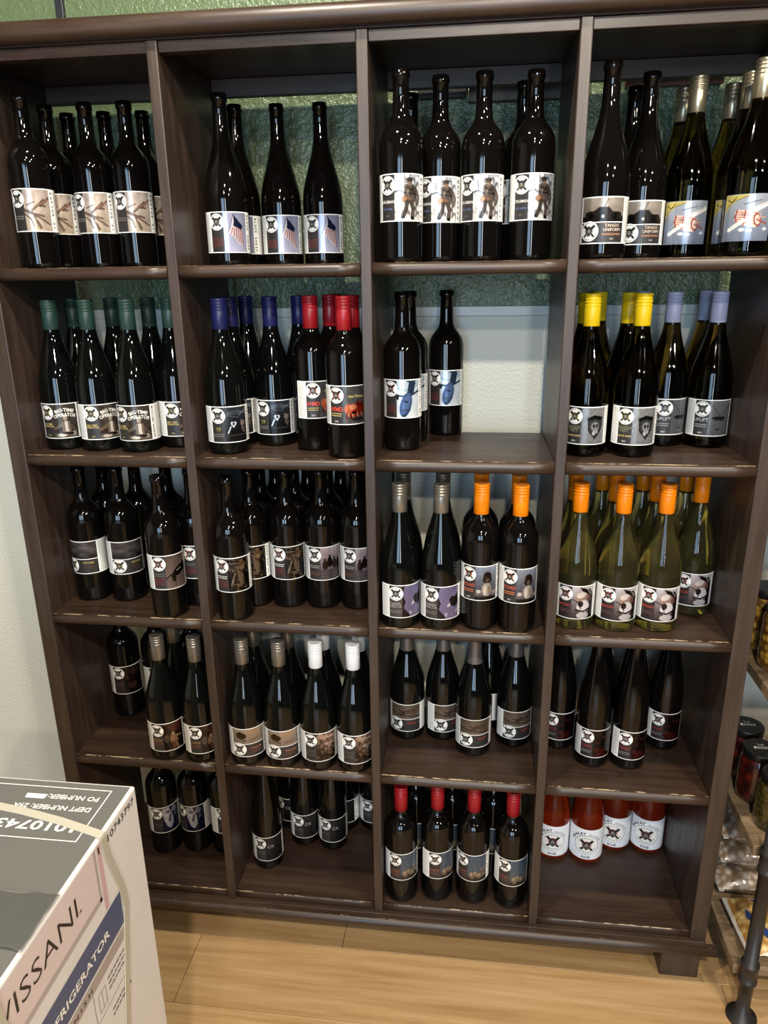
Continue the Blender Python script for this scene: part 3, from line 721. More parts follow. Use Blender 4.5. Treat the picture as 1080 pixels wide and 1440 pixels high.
def label_meshes(kind, shape):
    k = (kind, shape)
    if k in LABEL_ME: return LABEL_ME[k]
    K = KINDS[kind]
    _, R, _, z0, H = SHAPES[shape]
    lay = K.get('layout', 'P')
    base, txt, emb, art = Print(R, z0), Print(R, z0), Print(R, z0), None
    dark = ink(K.get('dark', DARK))
    fine = ink((150, 148, 142))
    x0, x1 = -38, 38
    if lay in ('P', 'H'):
        left, right = -58, 78
        base.rect(left, right, 0, H, PAPER, 0)
        base.rect(x0 + 1.2, x1 - 0.6, 1.7, H - 1.7, dark, 1)
        base.dashes(left + 2, x0 - 1.5, 3, H - 3, fine, 1, 2.0, 0.8, True, 3)
        s = K.get('strip', '')
        if K.get('rtext') or not s: base.dashes(x1 + 2, right - 2, 3, H - 3, fine, 1, 2.0, 0.8, True, 5)
        elif s == '|':                        # a column of lettering too small to read
            for i in range(11):
                h_ = H - 6.5 - i * (H - 10) / 11
                if i in (4, 8): continue
                txt.rect(x1 + 3.2, x1 + 7.2, h_ - 1.1, h_ + 0.3, ink((70, 68, 66)), 2); txt.rect(x1 + 3.2, x1 + 4.4, h_ - 2.2, h_ + 1.2, ink((90, 88, 86)), 3)
            base.dashes(x1 + 12, right - 2, 3, H - 3, fine, 1, 2.0, 0.8, True, 5)
        else:
            gap = (H - 8) / max(1, len(s))
            for i, chx in enumerate(s):
                if chx != ' ': txt.text(chx, x1 + 5.2, H - 4 - gap * (i + 0.5), min(5.4, gap * .95), ink((52, 50, 48)), 2, True, bold=0.03)
            base.dashes(x1 + 12, right - 2, 3, H - 3, fine, 1, 2.0, 0.8, True, 5)
    if kind == 'mayday':                       # the back label shows through the clear glass
        base.rect(86, 152, 0, H, PAPER, 0); base.rect(87.5, 150.5, 1.5, H - 1.5, dark, 1); base.rect(87.5, 150.5, 1.5, H - 1.5, dark, -1)
    if lay == 'P':
        ax0, aw, ah0, ah = -10, 47.4, 1.7, H - 3.4
        emblem(emb, -23.2, H - 18.5, 15, K.get('halo', (150, 148, 144)))
    elif lay == 'H':
        ax0, aw, ah0, ah = x0 + 1.2, 74.2, H * .47, H * .53 - 1.7
        base.rect(x0, x1, H * .47 - 1.6, H * .47 - 0.2, PAPER, 3)
        emblem(emb, -21.5, 20, 16, K.get('halo', (150, 148, 144)))
    elif lay == 'B':
        x0, x1 = -40, 40
        base.rect(x0, x1, 0, H, ink((150, 158, 176)), 0)
        ax0, aw, ah0, ah = x0 + 0.4, 79.2, 0.4, H - 0.8
    elif lay == 'R':
        x0, x1 = -62, 62
        base.rect(x0, x1, -10, 78, ink((236, 238, 242)), 0)
        Kk = ink((30, 27, 28))
        txt.disc(0, 32, 30, Kk, 1, 44, 28); txt.disc(0, 32, 28.9, ink((240, 241, 244)), 2, 44, 26.9)
        emblem(emb, 0, 32, 25, (196, 150, 150), 3)
        txt.text('ROS\u00c9', 0, -3.2, 6.2, Kk, 2, bold=0.03)
        for i, chx in enumerate('REPLAY'):
            a = math.radians(158 - i * 11.5)
            txt.text(chx, 36.5 * math.cos(a), 32 + 34.5 * math.sin(a), 8.0, Kk, 2, bold=0.03)
        for i, chx in enumerate('WASHINGTON'):
            a = math.radians(80 - i * 6.0)
            txt.text(chx, 34.5 * math.cos(a), 32 + 32.5 * math.sin(a), 3.4, Kk, 2)
    if K.get('art'):
        art = K['art'](aw, ah).mesh('artwork_' + kind, R, z0, ax0, ah0, ARTM, 2)
    if K.get('red'):
        txt.dashes(-35, -12, 8, 26, ink((126, 46, 40)), 3, 4.2, 1.3, False, 7)
    for i, (st, sx, h, size, col) in enumerate(K.get('texts', [])):
        if st == '_': txt.dashes(sx - 11, sx + 11, h - 4, h + 4, ink(col), 3, 4.0, 1.6, False, 20 + i)
        else: txt.text(st, sx, h * H / 72, size * (1.2 if lay == 'P' else 1.0), ink(col), 3 if lay != 'B' else 4, bold=0.012 if lay == 'P' else 0.0, wmax=26.5 if lay == 'P' else 38)
    for st, sx, h, size, col, arc in K.get('arts', []):
        txt.text(st, sx, h * H / 72, size, ink(col), 4, bold=0.02, wmax=44, arc=arc)
    r = {'label': base.mesh('label_' + kind)}
    if art: r['artwork'] = art
    if emb.F: r['emblem'] = emb.mesh('emblem_' + kind)
    if txt.F: r['lettering'] = txt.mesh('lettering_' + kind)
    LABEL_ME[k] = r
    return r

# ------------------------------------------------------------------ the bottles
# group: (shape, glass, cap, label kind, wording)
BG = {
    'claw': ('bordeaux', 'dark', None, 'claw', 'corked red wine bottle with sepia claw picture label'),
    'flag': ('burgundy', 'dark', None, 'flag', 'slope-shouldered dark wine bottle with draped flag label'),
    'trooper': ('bordeaux', 'dark', None, 'trooper', 'corked wine bottle with pale soldier picture label'),
    'tango': ('burgundy', 'dark', None, 'tango', 'dark wine bottle labelled TANGO UNIFORM'),
    'keg': ('burgundy_cap', 'olive', 'silver', 'keg', 'silver-capped wine bottle with blue keg cartoon label'),
    'operator': ('burgundy_cap', 'green', 'green', 'operator', 'dark green-capped wine bottle labelled BIG-TIME OPERATOR'),
    'heart': ('burgundy_cap', 'green', 'blue', 'heart', 'navy-capped wine bottle labelled TF'),
    'wmd': ('bordeaux_cap', 'dark', 'red', 'wmd', 'red-capped wine bottle labelled WMD'),
    'plane': ('bordeaux', 'dark', None, 'plane', 'corked wine bottle with blue aeroplane label'),
    'shield': ('burgundy_cap', 'olive', 'yellow', 'shield', 'yellow-capped wine bottle with grey shield label'),
    'sling': ('burgundy_cap', 'olive', 'lilac', 'sling', 'pale lilac-capped wine bottle labelled UPLIFT'),
    'storm': ('bordeaux', 'dark', None, 'storm', 'corked wine bottle with stormy grey split label'),
    'rifle': ('bordeaux', 'dark', None, 'rifle', 'corked wine bottle with dusky mauve silhouette label'),
    'camo': ('bordeaux', 'dark', None, 'camo', 'corked wine bottle with brown camouflage label'),
    'squad': ('bordeaux', 'dark', None, 'squad', 'corked wine bottle with mauve group picture label'),
    'map': ('burgundy_cap', 'green', 'pewter', 'map', 'pewter-capped wine bottle with lilac map label'),
    'mask': ('bordeaux_cap', 'dark', 'orange', 'mask', 'orange-capped dark wine bottle with shaggy figure label'),
    'mayday': ('burgundy_cap', 'clear', 'orange', 'mayday', 'orange-capped clear white wine bottle labelled MAYDAY'),
    'dusk': ('bordeaux', 'dark', None, 'dusk', 'dark wine bottle with dim brown label'),
    'fire': ('burgundy_cap', 'green', 'pewter', 'fire', 'pewter-capped wine bottle with reddish figure label'),
    'craft': ('burgundy_cap', 'green', 'pewter', 'craft', 'pewter-capped wine bottle with tan and orange label'),
    'patch': ('burgundy_cap', 'green', 'white', 'patch', 'white-capped wine bottle with pinkish patchwork label'),
    'birds': ('burgundy_cap', 'green', 'foil', 'birds', 'foil-necked wine bottle with brown bird label'),
    'crimson': ('flute', 'dark', None, 'crimson', 'slender dark wine bottle with dark crimson label'),
    'comet': ('bordeaux', 'dark', None, 'comet', 'dark wine bottle with navy and white label'),
    'cx': ('flute', 'dark', None, 'cx', 'slender dark wine bottle with plain charcoal label'),
    'rocks': ('bordeaux_cap', 'dark', 'red', 'rocks', 'red-capped wine bottle with blue-grey desert label'),
    'replay': ('burgundy', 'rose', None, 'replay', 'rose wine bottle with white wraparound label'),
}
WHERE = {'claw': 'top shelf', 'flag': 'top shelf', 'trooper': 'top shelf', 'tango': 'top shelf', 'keg': 'top shelf'}
# (shelf row, column, group, layer, placing, px, py, extra, label turn in degrees or None when no label shows)
T, Bs, Y_ = 't', 'b', 'y'
DATA = [
    # row 1
    (0, 0, 'claw', 'front', T, 26, 133, 0, -14), (0, 0, 'claw', 'middle', T, 62, 149, 0, -14), (0, 0, 'claw', 'back', T, 93, 160, 0, None),
    (0, 0, 'claw', 'middle', T, 117, 145, 0, -20), (0, 0, 'claw', 'back', T, 145, 158, 0, None), (0, 0, 'claw', 'middle', T, 173, 143, 0, -9),
    (0, 0, 'claw', 'back', T, 199, 157, 0, 2),
    (0, 1, 'flag', 'front', T, 307, 132, 0, 2), (0, 1, 'flag', 'back', T, 329, 148, 0, -20), (0, 1, 'flag', 'back', T, 388, 147, 0, 0), (0, 1, 'flag', 'back', T, 449, 145, 0, -2),
    (0, 2, 'trooper', 'front', T, 562, 94, 0, -3), (0, 2, 'trooper', 'back', T, 578, 132, 0, None), (0, 2, 'trooper', 'front', T, 620, 107, 0, -8),
    (0, 2, 'trooper', 'front', T, 682, 101, 0, -8), (0, 2, 'trooper', 'front', T, 755, 99, 0, 8), (0, 2, 'trooper', 'back', T, 739, 115, 0, -32),
    (0, 3, 'tango', 'front', T, 862, 86, 0, 0), (0, 3, 'tango', 'front', T, 918, 102, 0, 6), (0, 3, 'tango', 'back', T, 895, 122, 0, None),
    (0, 3, 'keg', 'front', T, 985, 108, 0, 0), (0, 3, 'keg', 'back', T, 967, 122, 0, None), (0, 3, 'keg', 'back', T, 1035, 117, 0, None),
    (0, 3, 'keg', 'middle', T, 1055, 101, 0, 0), (0, 3, 'keg', 'front', T, 1078, 83, 0, 0),
    # row 2
    (1, 0, 'operator', 'front', Bs, 96, 632, 0, -18), (1, 0, 'operator', 'front', Bs, 146, 634, 0, 10), (1, 0, 'operator', 'front', Bs, 202, 636, 0, -20),
    (1, 0, 'operator', 'back', Y_, 97, 425, .18, None), (1, 0, 'operator', 'back', Y_, 151, 425, .19, None), (1, 0, 'operator', 'back', Y_, 207, 425, .18, -38), (1, 0, 'operator', 'back', Y_, 231, 425, .12, 12),
    (1, 1, 'heart', 'front', Bs, 324, 639, 0, 6), (1, 1, 'heart', 'middle', Y_, 328, 425, .15, -6), (1, 1, 'heart', 'back', Y_, 345, 425, .24, None),
    (1, 1, 'heart', 'front', Bs, 391, 626, 0, -6), (1, 1, 'heart', 'back', Y_, 400, 425, .19, None),
    (1, 1, 'wmd', 'front', Bs, 447, 633, 0, 34), (1, 1, 'wmd', 'front', Bs, 489, 645, 0, 6), (1, 1, 'wmd', 'middle', Y_, 457, 420, .165, None), (1, 1, 'wmd', 'back', Y_, 467, 420, .245, None), (1, 1, 'wmd', 'middle', Y_, 500, 420, .13, None),
    (1, 2, 'plane', 'front', Bs, 567, 634, 0, -3), (1, 2, 'plane', 'back', Y_, 575, 415, .19, -4), (1, 2, 'plane', 'back', Bs, 626, 613, 0, -4),
    (1, 3, 'shield', 'front', Bs, 815, 642, 0, 6), (1, 3, 'shield', 'front', Bs, 884, 642, 0, 12), (1, 3, 'shield', 'middle', Y_, 818, 420, .17, None), (1, 3, 'shield', 'middle', Y_, 886, 420, .17, None), (1, 3, 'shield', 'back', Y_, 874, 420, .245, None),
    (1, 3, 'sling', 'front', Bs, 929, 626, 0, 36), (1, 3, 'sling', 'front', Bs, 988, 628, 0, 20), (1, 3, 'sling', 'back', Y_, 930, 415, .22, None), (1, 3, 'sling', 'back', Y_, 990, 413, .22, None),
    # row 3
    (2, 0, 'storm', 'front', Bs, 136, 844, 0, -34), (2, 0, 'storm', 'front', Bs, 185, 845, 0, 8), (2, 0, 'rifle', 'front', Bs, 241, 870, 0, 10), (2, 0, 'rifle', 'front', Bs, 291, 852, 0, 10),
    (2, 0, 'storm', 'back', Y_, 147, 690, .19, None), (2, 0, 'storm', 'back', Y_, 196, 690, .19, None), (2, 0, 'rifle', 'back', Y_, 242, 690, .20, None), (2, 0, 'rifle', 'back', Y_, 266, 690, .23, None),
    (2, 1, 'camo', 'front', Bs, 333, 874, 0, -1), (2, 1, 'camo', 'front', Bs, 366, 851, 0, -16), (2, 1, 'camo', 'front', Bs, 410, 851, 0, 4), (2, 1, 'squad', 'front', Bs, 459, 852, 0, 8), (2, 1, 'squad', 'front', Bs, 506, 855, 0, 8),
    (2, 1, 'camo', 'back', Y_, 366, 692, .17, None), (2, 1, 'camo', 'back', Y_, 416, 692, .17, None), (2, 1, 'squad', 'back', Y_, 463, 692, .17, None), (2, 1, 'squad', 'back', Y_, 505, 692, .17, None),
    (2, 1, 'camo', 'rear', Y_, 384, 680, .25, None), (2, 1, 'camo', 'rear', Y_, 430, 680, .25, None), (2, 1, 'squad', 'rear', Y_, 475, 680, .25, None),
    (2, 2, 'map', 'front', Bs, 563, 884, 0, 20), (2, 2, 'map', 'front', Bs, 619, 888, 0, 7), (2, 2, 'map', 'back', Y_, 567, 675, .13, None), (2, 2, 'map', 'back', Y_, 622, 675, .13, None),
    (2, 2, 'mask', 'front', Bs, 671, 885, 0, 2), (2, 2, 'mask', 'front', Bs, 722, 890, 0, 12), (2, 2, 'mask', 'back', Y_, 677, 672, .11, None), (2, 2, 'mask', 'back', Y_, 729, 672, .11, None),
    (2, 3, 'mayday', 'front', Bs, 800, 884, 0, 8), (2, 3, 'mayday', 'front', Bs, 858, 887, 0, 12), (2, 3, 'mayday', 'front', Bs, 917, 887, 0, 10), (2, 3, 'mayday', 'middle', Bs, 965, 865, 0, 12),
    (2, 3, 'mayday', 'middle', Y_, 805, 680, .15, None), (2, 3, 'mayday', 'middle', Y_, 865, 680, .15, None), (2, 3, 'mayday', 'middle', Y_, 921, 680, .15, None),
    (2, 3, 'mayday', 'back', Y_, 848, 680, .235, None), (2, 3, 'mayday', 'back', Y_, 906, 680, .235, None), (2, 3, 'mayday', 'back', Y_, 967, 680, .235, None),
    # row 4
    (3, 0, 'dusk', 'back', Bs, 186, 1007, 0, 5), (3, 0, 'dusk', 'back', Bs, 232, 1009, 0, 16), (3, 0, 'dusk', 'back', Bs, 280, 1011, 0, None), (3, 0, 'fire', 'front', Bs, 239, 1069, 0, 0), (3, 0, 'fire', 'front', Bs, 290, 1072, 0, 9),
    (3, 0, 'fire', 'back', Y_, 243, 893, .125, None),
    (3, 1, 'craft', 'front', Bs, 353, 1075, 0, 0), (3, 1, 'craft', 'front', Bs, 401, 1080, 0, -2), (3, 1, 'patch', 'front', Bs, 450, 1085, 0, 5), (3, 1, 'patch', 'front', Bs, 500, 1089, 0, 12),
    (3, 1, 'craft', 'back', Y_, 357, 893, .115, None), (3, 1, 'craft', 'back', Y_, 406, 893, .115, None), (3, 1, 'patch', 'back', Y_, 457, 893, .115, None), (3, 1, 'patch', 'back', Y_, 504, 893, .115, None),
    (3, 2, 'birds', 'front', Bs, 573, 1040, 0, -8), (3, 2, 'birds', 'front', Bs, 622, 1041, 0, 24), (3, 2, 'birds', 'front', Bs, 664, 1063, 0, 8), (3, 2, 'birds', 'front', Bs, 720, 1051, 0, 18), (3, 2, 'birds', 'back', Bs, 684, 1024, 0, -36),
    (3, 3, 'crimson', 'back', Bs, 782, 1053, 0, 14), (3, 3, 'crimson', 'front', Bs, 829, 1078, 0, 20), (3, 3, 'crimson', 'front', Bs, 879, 1081, 0, 28), (3, 3, 'crimson', 'back', Bs, 921, 1053, 0, 20), (3, 3, 'crimson', 'back', Bs, 838, 1050, 0, -20), (3, 3, 'crimson', 'back', Bs, 884, 1051, 0, None),
    # row 5
    (4, 0, 'comet', 'front', Bs, 238, 1199, 0, 5), (4, 0, 'comet', 'front', Bs, 281, 1197, 0, -24), (4, 0, 'comet', 'front', Bs, 322, 1200, 0, 24),
    (4, 1, 'cx', 'front', Bs, 380, 1221, 0, 4), (4, 1, 'cx', 'back', Bs, 429, 1184, 0, 6), (4, 1, 'cx', 'back', Bs, 474, 1188, 0, 4), (4, 1, 'cx', 'back', Bs, 522, 1163, 0, 8), (4, 1, 'cx', 'rear', Y_, 415, 1130, .245, -20), (4, 1, 'cx', 'rear', Y_, 486, 1130, .25, -20),
    (4, 2, 'rocks', 'front', Bs, 565, 1268, 0, 12), (4, 2, 'rocks', 'front', Bs, 614, 1266, 0, 28), (4, 2, 'rocks', 'front', Bs, 663, 1270, 0, -3), (4, 2, 'rocks', 'front', Bs, 715, 1277, 0, 14),
    (4, 2, 'rocks', 'back', Bs, 585, 1222, 0, 10), (4, 2, 'rocks', 'back', Bs, 634, 1224, 0, 10), (4, 2, 'rocks', 'back', Bs, 690, 1230, 0, -20),
    (4, 3, 'replay', 'front', Bs, 774, 1208, 0, 4), (4, 3, 'replay', 'front', Bs, 821, 1213, 0, 4), (4, 3, 'replay', 'back', Bs, 864, 1182, 0, 0), (4, 3, 'replay', 'back', Bs, 906, 1185, 0, 0),
]
placed = []
for d in DATA:
    rw, c, g, layer, mode, px, py, ex, phi = d
    shape, gl, cap, kind, desc = BG[g]
    R = SHAPES[shape][1] / 1000
    hgt = SHAPES[shape][2] / 1000
    if mode == T: P = on_z(px, py, ZS[rw] + hgt)
    elif mode == Bs:
        P = on_z(px, py, ZS[rw]); v = P[:2] - CAM[:2]; P[:2] += v / np.linalg.norm(v) * (R - 0.004)
    else: P = at_y(px, py, ex)
    placed.append(dict(d=d, R=R, p=P[:2].copy(), g=g, layer=layer, rw=rw, c=c))
# let neighbours settle so that no two bottles and no bottle and panel share space
MOVE = {'front': 0.25, 'middle': 0.7, 'back': 1.0, 'rear': 1.2}
for rw in range(5):
    for c in range(4):
        L_ = [b for b in placed if b['rw'] == rw and b['c'] == c]
        x0, x1 = c * (W0 + TD), c * (W0 + TD) + W0
        for it in range(400):
            for i, a in enumerate(L_):
                for b in L_[i + 1:]:
                    v = b['p'] - a['p']; dd = np.linalg.norm(v); need = a['R'] + b['R'] + 0.0012
                    if dd < need:
                        m = v / max(dd, 1e-6) * (need - dd)
                        wa, wb_ = MOVE[a['layer']], MOVE[b['layer']]
                        a['p'] -= m * wa / (wa + wb_); b['p'] += m * wb_ / (wa + wb_)
            for a in L_:
                a['p'][0] = min(max(a['p'][0], x0 + a['R'] + 0.0012), x1 - a['R'] - 0.0012)
                a['p'][1] = min(max(a['p'][1], a['R'] + 0.004), 0.312 - a['R'])
ORD = ['first', 'second', 'third', 'fourth', 'fifth', 'sixth', 'seventh']
for rw in range(5):
    for c in range(4):
        L_ = [b for b in placed if b['rw'] == rw and b['c'] == c]
        for g in {b['g'] for b in L_}:
            for layer in ('front', 'middle', 'back', 'rear'):
                q = sorted([b for b in L_ if b['g'] == g and b['layer'] == layer], key=lambda b: b['p'][0])
                for k, b in enumerate(q):
                    one = len(q) == 1
                    b['label'] = BG[g][4] + (', alone in %s row' % layer if one else ', %s in %s row from carton side' % (ORD[k], layer))
for b in placed:
    rw, c, g, layer, mode, px, py, ex, phi = b['d']
    shape, gl, cap, kind, desc = BG[g]
    x, y = b['p']
    yaw = math.atan2(CAM[0] - x, -(CAM[1] - y))          # label faces the photographer, then its own turn
    root = thing('wine_bottle', b['label'], 'wine bottle', (x, y, ZS[rw] + 0.0004), 0, '%s bottles' % desc.split(' with ')[0].split(' labelled ')[0] + ' on shelf %d' % (rw + 1))
    link('glass_body', glass_mesh(shape, gl), root)
    if cap:
        foil = cap == 'foil'
        link('foil_capsule' if foil else 'screw_cap', cap_mesh(cap, foil), root, (0, 0, SHAPES[shape][2] / 1000))
    if phi is not None:
        ms = label_meshes(kind, shape)
        la = link('label', ms['label'], root, (0, 0, 0), yaw + math.radians(phi))
        for nm in ('artwork', 'emblem', 'lettering'):
            if nm in ms:
                o = link(nm, ms[nm], la)
                if nm == 'lettering': o['kind'] = 'stuff'

# ------------------------------------------------------------------ refrigerator carton in front of the unit
BXR, BYB, BT = 0.4364, -0.5310, 0.8600        # right face x, far face y, top z
BW, BD = 0.50, 0.56
carton = thing('refrigerator_carton', 'white printed cardboard refrigerator carton with grey top and plastic strap', 'box', (BXR - BW / 2, BYB - BD / 2, 0))
CO = (-(BXR - BW / 2), -(BYB - BD / 2), 0)
CARD = mat('white_card', (222, 217, 214), 0.5)
nt, N, L, B = nodes(CARD)
t = tex(nt, scale=9.0, Detail=4.0); bump(nt, t.outputs['Fac'], 0.12, 0.01)
link('carton_body', box_mesh('carton_body', (BXR - BW, BYB - BD, 0.001), (BXR, BYB, BT), [CARD], 0.003), carton, CO)
GREYP = mat('grey_print', (104, 103, 100), 0.3)
nt, N, L, B = nodes(GREYP)
t = tex(nt, scale=5.0, Detail=3.0); bump(nt, t.outputs['Fac'], 0.10, 0.02)
def flat_print(name, plane, polys, m, lift):
    """polygons lying on the carton's top ('t': x, y) or right face ('r': y, z)"""
    V, F = [], []
    for q in polys:
        b = len(V)
        for u, v in q: V.append((u, v, BT + lift) if plane == 't' else (BXR + lift, u, v))
        F.append(tuple(range(b, b + len(q))))
    return link(name, mesh_from(name, V, F, [m]), carton, CO)
def rc(u0, u1, v0, v1): return [(u0, v0), (u1, v0), (u1, v1), (u0, v1)]
flat_print('grey_top_print', 't', [rc(BXR - BW + .004, BXR - .005, BYB - BD + .004, BYB - .004)], GREYP, 0.0004)
WP = mat('white_print', (236, 234, 226), 0.4); KP = mat('black_print', (38, 34, 34), 0.4)
fx, f0, f1, lw = 0.4103, -0.5455, -0.6432, 0.0016
flat_print('printed_frame', 't', [rc(BXR - BW + .02, fx, f0 - lw, f0), rc(fx - lw, fx, f1, f0 - lw), rc(BXR - BW + .02, fx - lw, f1, f1 + lw)], WP, 0.0007)
def print_text(name, string, plane, start, end, h, m, lift, flip=False, bold=0.02):
    """lettering from start to end along the baseline; flip = reads from the far side"""
    tri, w = text_tris(string, bold)
    (u0, v0), (u1, v1) = start, end
    sx = math.hypot(u1 - u0, v1 - v0) / w
    du, dv = (u1 - u0) / (w * sx), (v1 - v0) / (w * sx)
    polys = []
    for tt in tri:
        polys.append([(u0 + a * sx * du - b * h * dv, v0 + a * sx * dv + b * h * du) for a, b in tt])
    o = flat_print(name, plane, polys, m, lift); o['kind'] = 'stuff'; return o
# upside down for the photographer: it reads from the far side
print_text('lettering', 'PO NUMBER:', 't', (0.4000, -0.5605), (0.3270, -0.5605), 0.0088, WP, 0.0007)
flat_print('paper_tag', 't', [[(0.3250, -0.5615), (0.3235, -0.5705), (0.2960, -0.5705), (0.2945, -0.5615)]], WP, 0.0008)
print_text('lettering', 'DEPT NUMBER: 29A', 't', (0.3990, -0.5815), (0.2890, -0.5815), 0.0088, WP, 0.0007)
print_text('lettering', '1010743797', 't', (0.3960, -0.6120), (0.2330, -0.6120), 0.0165, WP, 0.0007)
# right face: pictures and words
z_ = lambda v: v - FL
flat_print('printed_door_panel', 'r', [rc(BYB - BD + .01, -0.6530, z_(.8480), z_(.9200))], mat('pink_print', (216, 198, 196), 0.42), 0.0004)
flat_print('printed_door_trim', 'r', [rc(-0.6530, -0.6480, z_(.842), z_(.9200)), rc(BYB - BD + .01, -0.6480, z_(.840), z_(.8478))], mat('grey_trim_print', (176, 164, 162), 0.4), 0.0005)
flat_print('printed_handle', 'r', [rc(-0.6440, -0.6350, z_(.820), z_(.9200))], mat('rose_trim_print', (204, 170, 168), 0.4), 0.0005)
flat_print('blue_band', 'r', [rc(BYB - BD + .01, -0.6078, z_(.7645), z_(.8165))], mat('blue_print', (74, 84, 118), 0.4), 0.0006)
flat_print('grey_band', 'r', [rc(BYB - BD + .01, -0.6078, z_(.7420), z_(.7600))], mat('grey_band_print', (168, 156, 150), 0.4), 0.0006)
print_text('lettering', 'VISSANI', 'r', (-0.8560, z_(.8705)), (-0.7010, z_(.8705)), 0.0300, KP, 0.0008, bold=-0.008)
print_text('lettering', 'TM', 'r', (-0.6985, z_(.8705)), (-0.6930, z_(.8705)), 0.0032, KP, 0.0008)
print_text('lettering', 'REFRIGERATOR', 'r', (-0.7980, z_(.7812)), (-0.6450, z_(.7812)), 0.0128, WP, 0.0008)
print_text('lettering', 'F I N I S H', 'r', (-0.7620, z_(.7472)), (-0.6995, z_(.7472)), 0.0068, KP, 0.0008)
print_text('lettering', '10743797', 'r', (-0.6165, z_(.9055)), (-0.5420, z_(.9055)), 0.0110, KP, 0.0008, bold=0)
print_text('lettering', '1', 'r', (-0.6420, z_(.9070)), (-0.6390, z_(.9070)), 0.0115, KP, 0.0008, bold=0)
outl = []
for q in ([(-.69, z_(.700)), (-.672, z_(.700))], [(-.672, z_(.700)), (-.672, z_(.727))], [(-.672, z_(.727)), (-.69, z_(.727))], [(-.69, z_(.727)), (-.69, z_(.700))], [(-.681, z_(.700)), (-.681, z_(.727))], [(-.70, z_(.600)), (-.70, z_(.74))], [(-.70, z_(.69)), (-.61, z_(.69))]):
    (a0, b0), (a1, b1) = q
    outl.append(rc(min(a0, a1) - .0004, max(a0, a1) + .0004, min(b0, b1) - .0004, max(b0, b1) + .0004))
flat_print('printed_drawing', 'r', outl, mat('thin_grey_ink', (120, 112, 108), 0.5), 0.0007)['kind'] = 'stuff'
fine = []
rnd = random.Random(3)
for zz in (.727, .718, .709, .672, .663):
    u = -.664
    while u < -.616:
        w_ = rnd.uniform(.004, .009); fine.append(rc(u, u + w_, z_(zz), z_(zz + .0026))); u += w_ + .0018
flat_print('fine_print', 'r', fine, mat('fine_grey_ink', (92, 86, 84), 0.5), 0.0007)['kind'] = 'stuff'
# plastic strap: over the top, down the right face, sagging a little
STRAP = mat('cream_plastic_strap', (186, 180, 164), 0.4)
def strap(name, pts, wv, th=0.0012):
    V, F = [], []
    n = len(pts)
    for (p, wdir, nrm) in pts:
        p, wd, nm = Vector(p), Vector(wdir), Vector(nrm)
        for a, b in ((-1, 0), (1, 0), (1, 1), (-1, 1)): V.append(p + wd * (a * wv / 2) + nm * (b * th + 0.0009))
    for i in range(n - 1):
        for k in range(4):
            l = (k + 1) % 4; F.append((i * 4 + k, i * 4 + l, (i + 1) * 4 + l, (i + 1) * 4 + k))
    F.append((3, 2, 1, 0)); F.append(tuple((n - 1) * 4 + k for k in range(4)))
    return link(name, mesh_from(name, V, F, [STRAP], None, False), carton, CO)
pts = []
for k in range(9):
    u = k / 8
    pts.append(((BXR - BW + .002 + u * (BW - .005), -0.5755 - 0.052 * u ** 3, BT), (0, 1, 0), (0, 0, 1)))
pts.append(((BXR - .0005, -0.628, BT - .0005), (0, 1, 0), (.7, 0, .7)))
for k in range(12):
    zz = BT - .003 - k * 0.034
    q_ = min(1, k / 4); yy = -0.628 + 0.030 * q_ * q_ * (3 - 2 * q_) - 0.055 * max(0, (k - 4) / 7)
    pts.append(((BXR, yy, zz), (0, 1, 0.0), (1, 0, 0)))
strap('strap', pts, 0.0125)
pts = [((BXR - BW + .002 + k / 8 * (BW - .005), -0.852, BT), (0, 1, 0), (0, 0, 1)) for k in range(9)]
pts.append(((BXR - .0005, -0.852, BT - .0005), (0, 1, 0), (.7, 0, .7)))
for k in range(12):
    q_ = min(1, k / 6)
    pts.append(((BXR, -0.852 + 0.045 * q_ * q_ * (3 - 2 * q_), BT - .003 - k * 0.034), (0, 1, 0), (1, 0, 0)))
strap('strap', pts, 0.0125)
# clear tape with crumpled edge along the seam of the lid
tape = mat('clear_tape', (224, 222, 216), 0.10, 0, 0.6, 0.88, 1.2)
V_, F_ = [], []
rnd = random.Random(8)
nx, ny = 34, 12
for i in range(nx + 1):
    for j in range(ny + 1):
        V_.append((BXR - BW + .002 + (BW - .002) * i / nx, -0.800 + 0.075 * j / ny + (rnd.uniform(-.003, .003) if j in (0, ny) else 0), BT + 0.0012 + rnd.uniform(0, 0.0030) * (1 if i > nx * 0.5 else 0.4)))
for i in range(nx):
    for j in range(ny):
        a = i * (ny + 1) + j; F_.append((a, a + ny + 1, a + ny + 2, a + 1))
link('clear_tape', mesh_from('clear_tape', V_, F_, [tape], None, True), carton, CO)

# ------------------------------------------------------------------ pipe rack beside the unit
RX, RF, RB = 1.478, -0.052, 0.29
rack = thing('pipe_rack', 'industrial black pipe rack with rough wooden shelves beside the wine shelving', 'rack', (RX + 0.4, 0.1, 0))
RO = (-(RX + 0.4), -0.1, 0)
PIPE = mat('black_iron_pipe', (58, 55, 53), 0.42, 0.55)
PLANK = mat('rough_tan_plank', (150, 122, 86), 0.6)
nt, N, L, B = nodes(PLANK)
t = tex(nt, scale=3.0, mapscale=(1, 18, 18), Detail=7.0, Roughness=0.7)
r_ = ramp(nt, t.outputs['Fac'], [(0.3, srgb(98, 80, 60)), (0.7, srgb(158, 134, 102))]); L.new(r_.outputs[0], B.inputs['Base Color'])
bump(nt, t.outputs['Fac'], 0.4, 0.003)
ZA, ZB, ZC = 0.178 - FL, 0.4924 - FL, 0.8218 - FL
for zz in (ZA, ZB, ZC, ZC + 0.33, ZC + 0.66):
    link('shelf_plank', box_mesh('shelf_plank', (RX, RF, zz - 0.024), (RX + 0.8, RB, zz), [PLANK], 0.002), rack, RO)
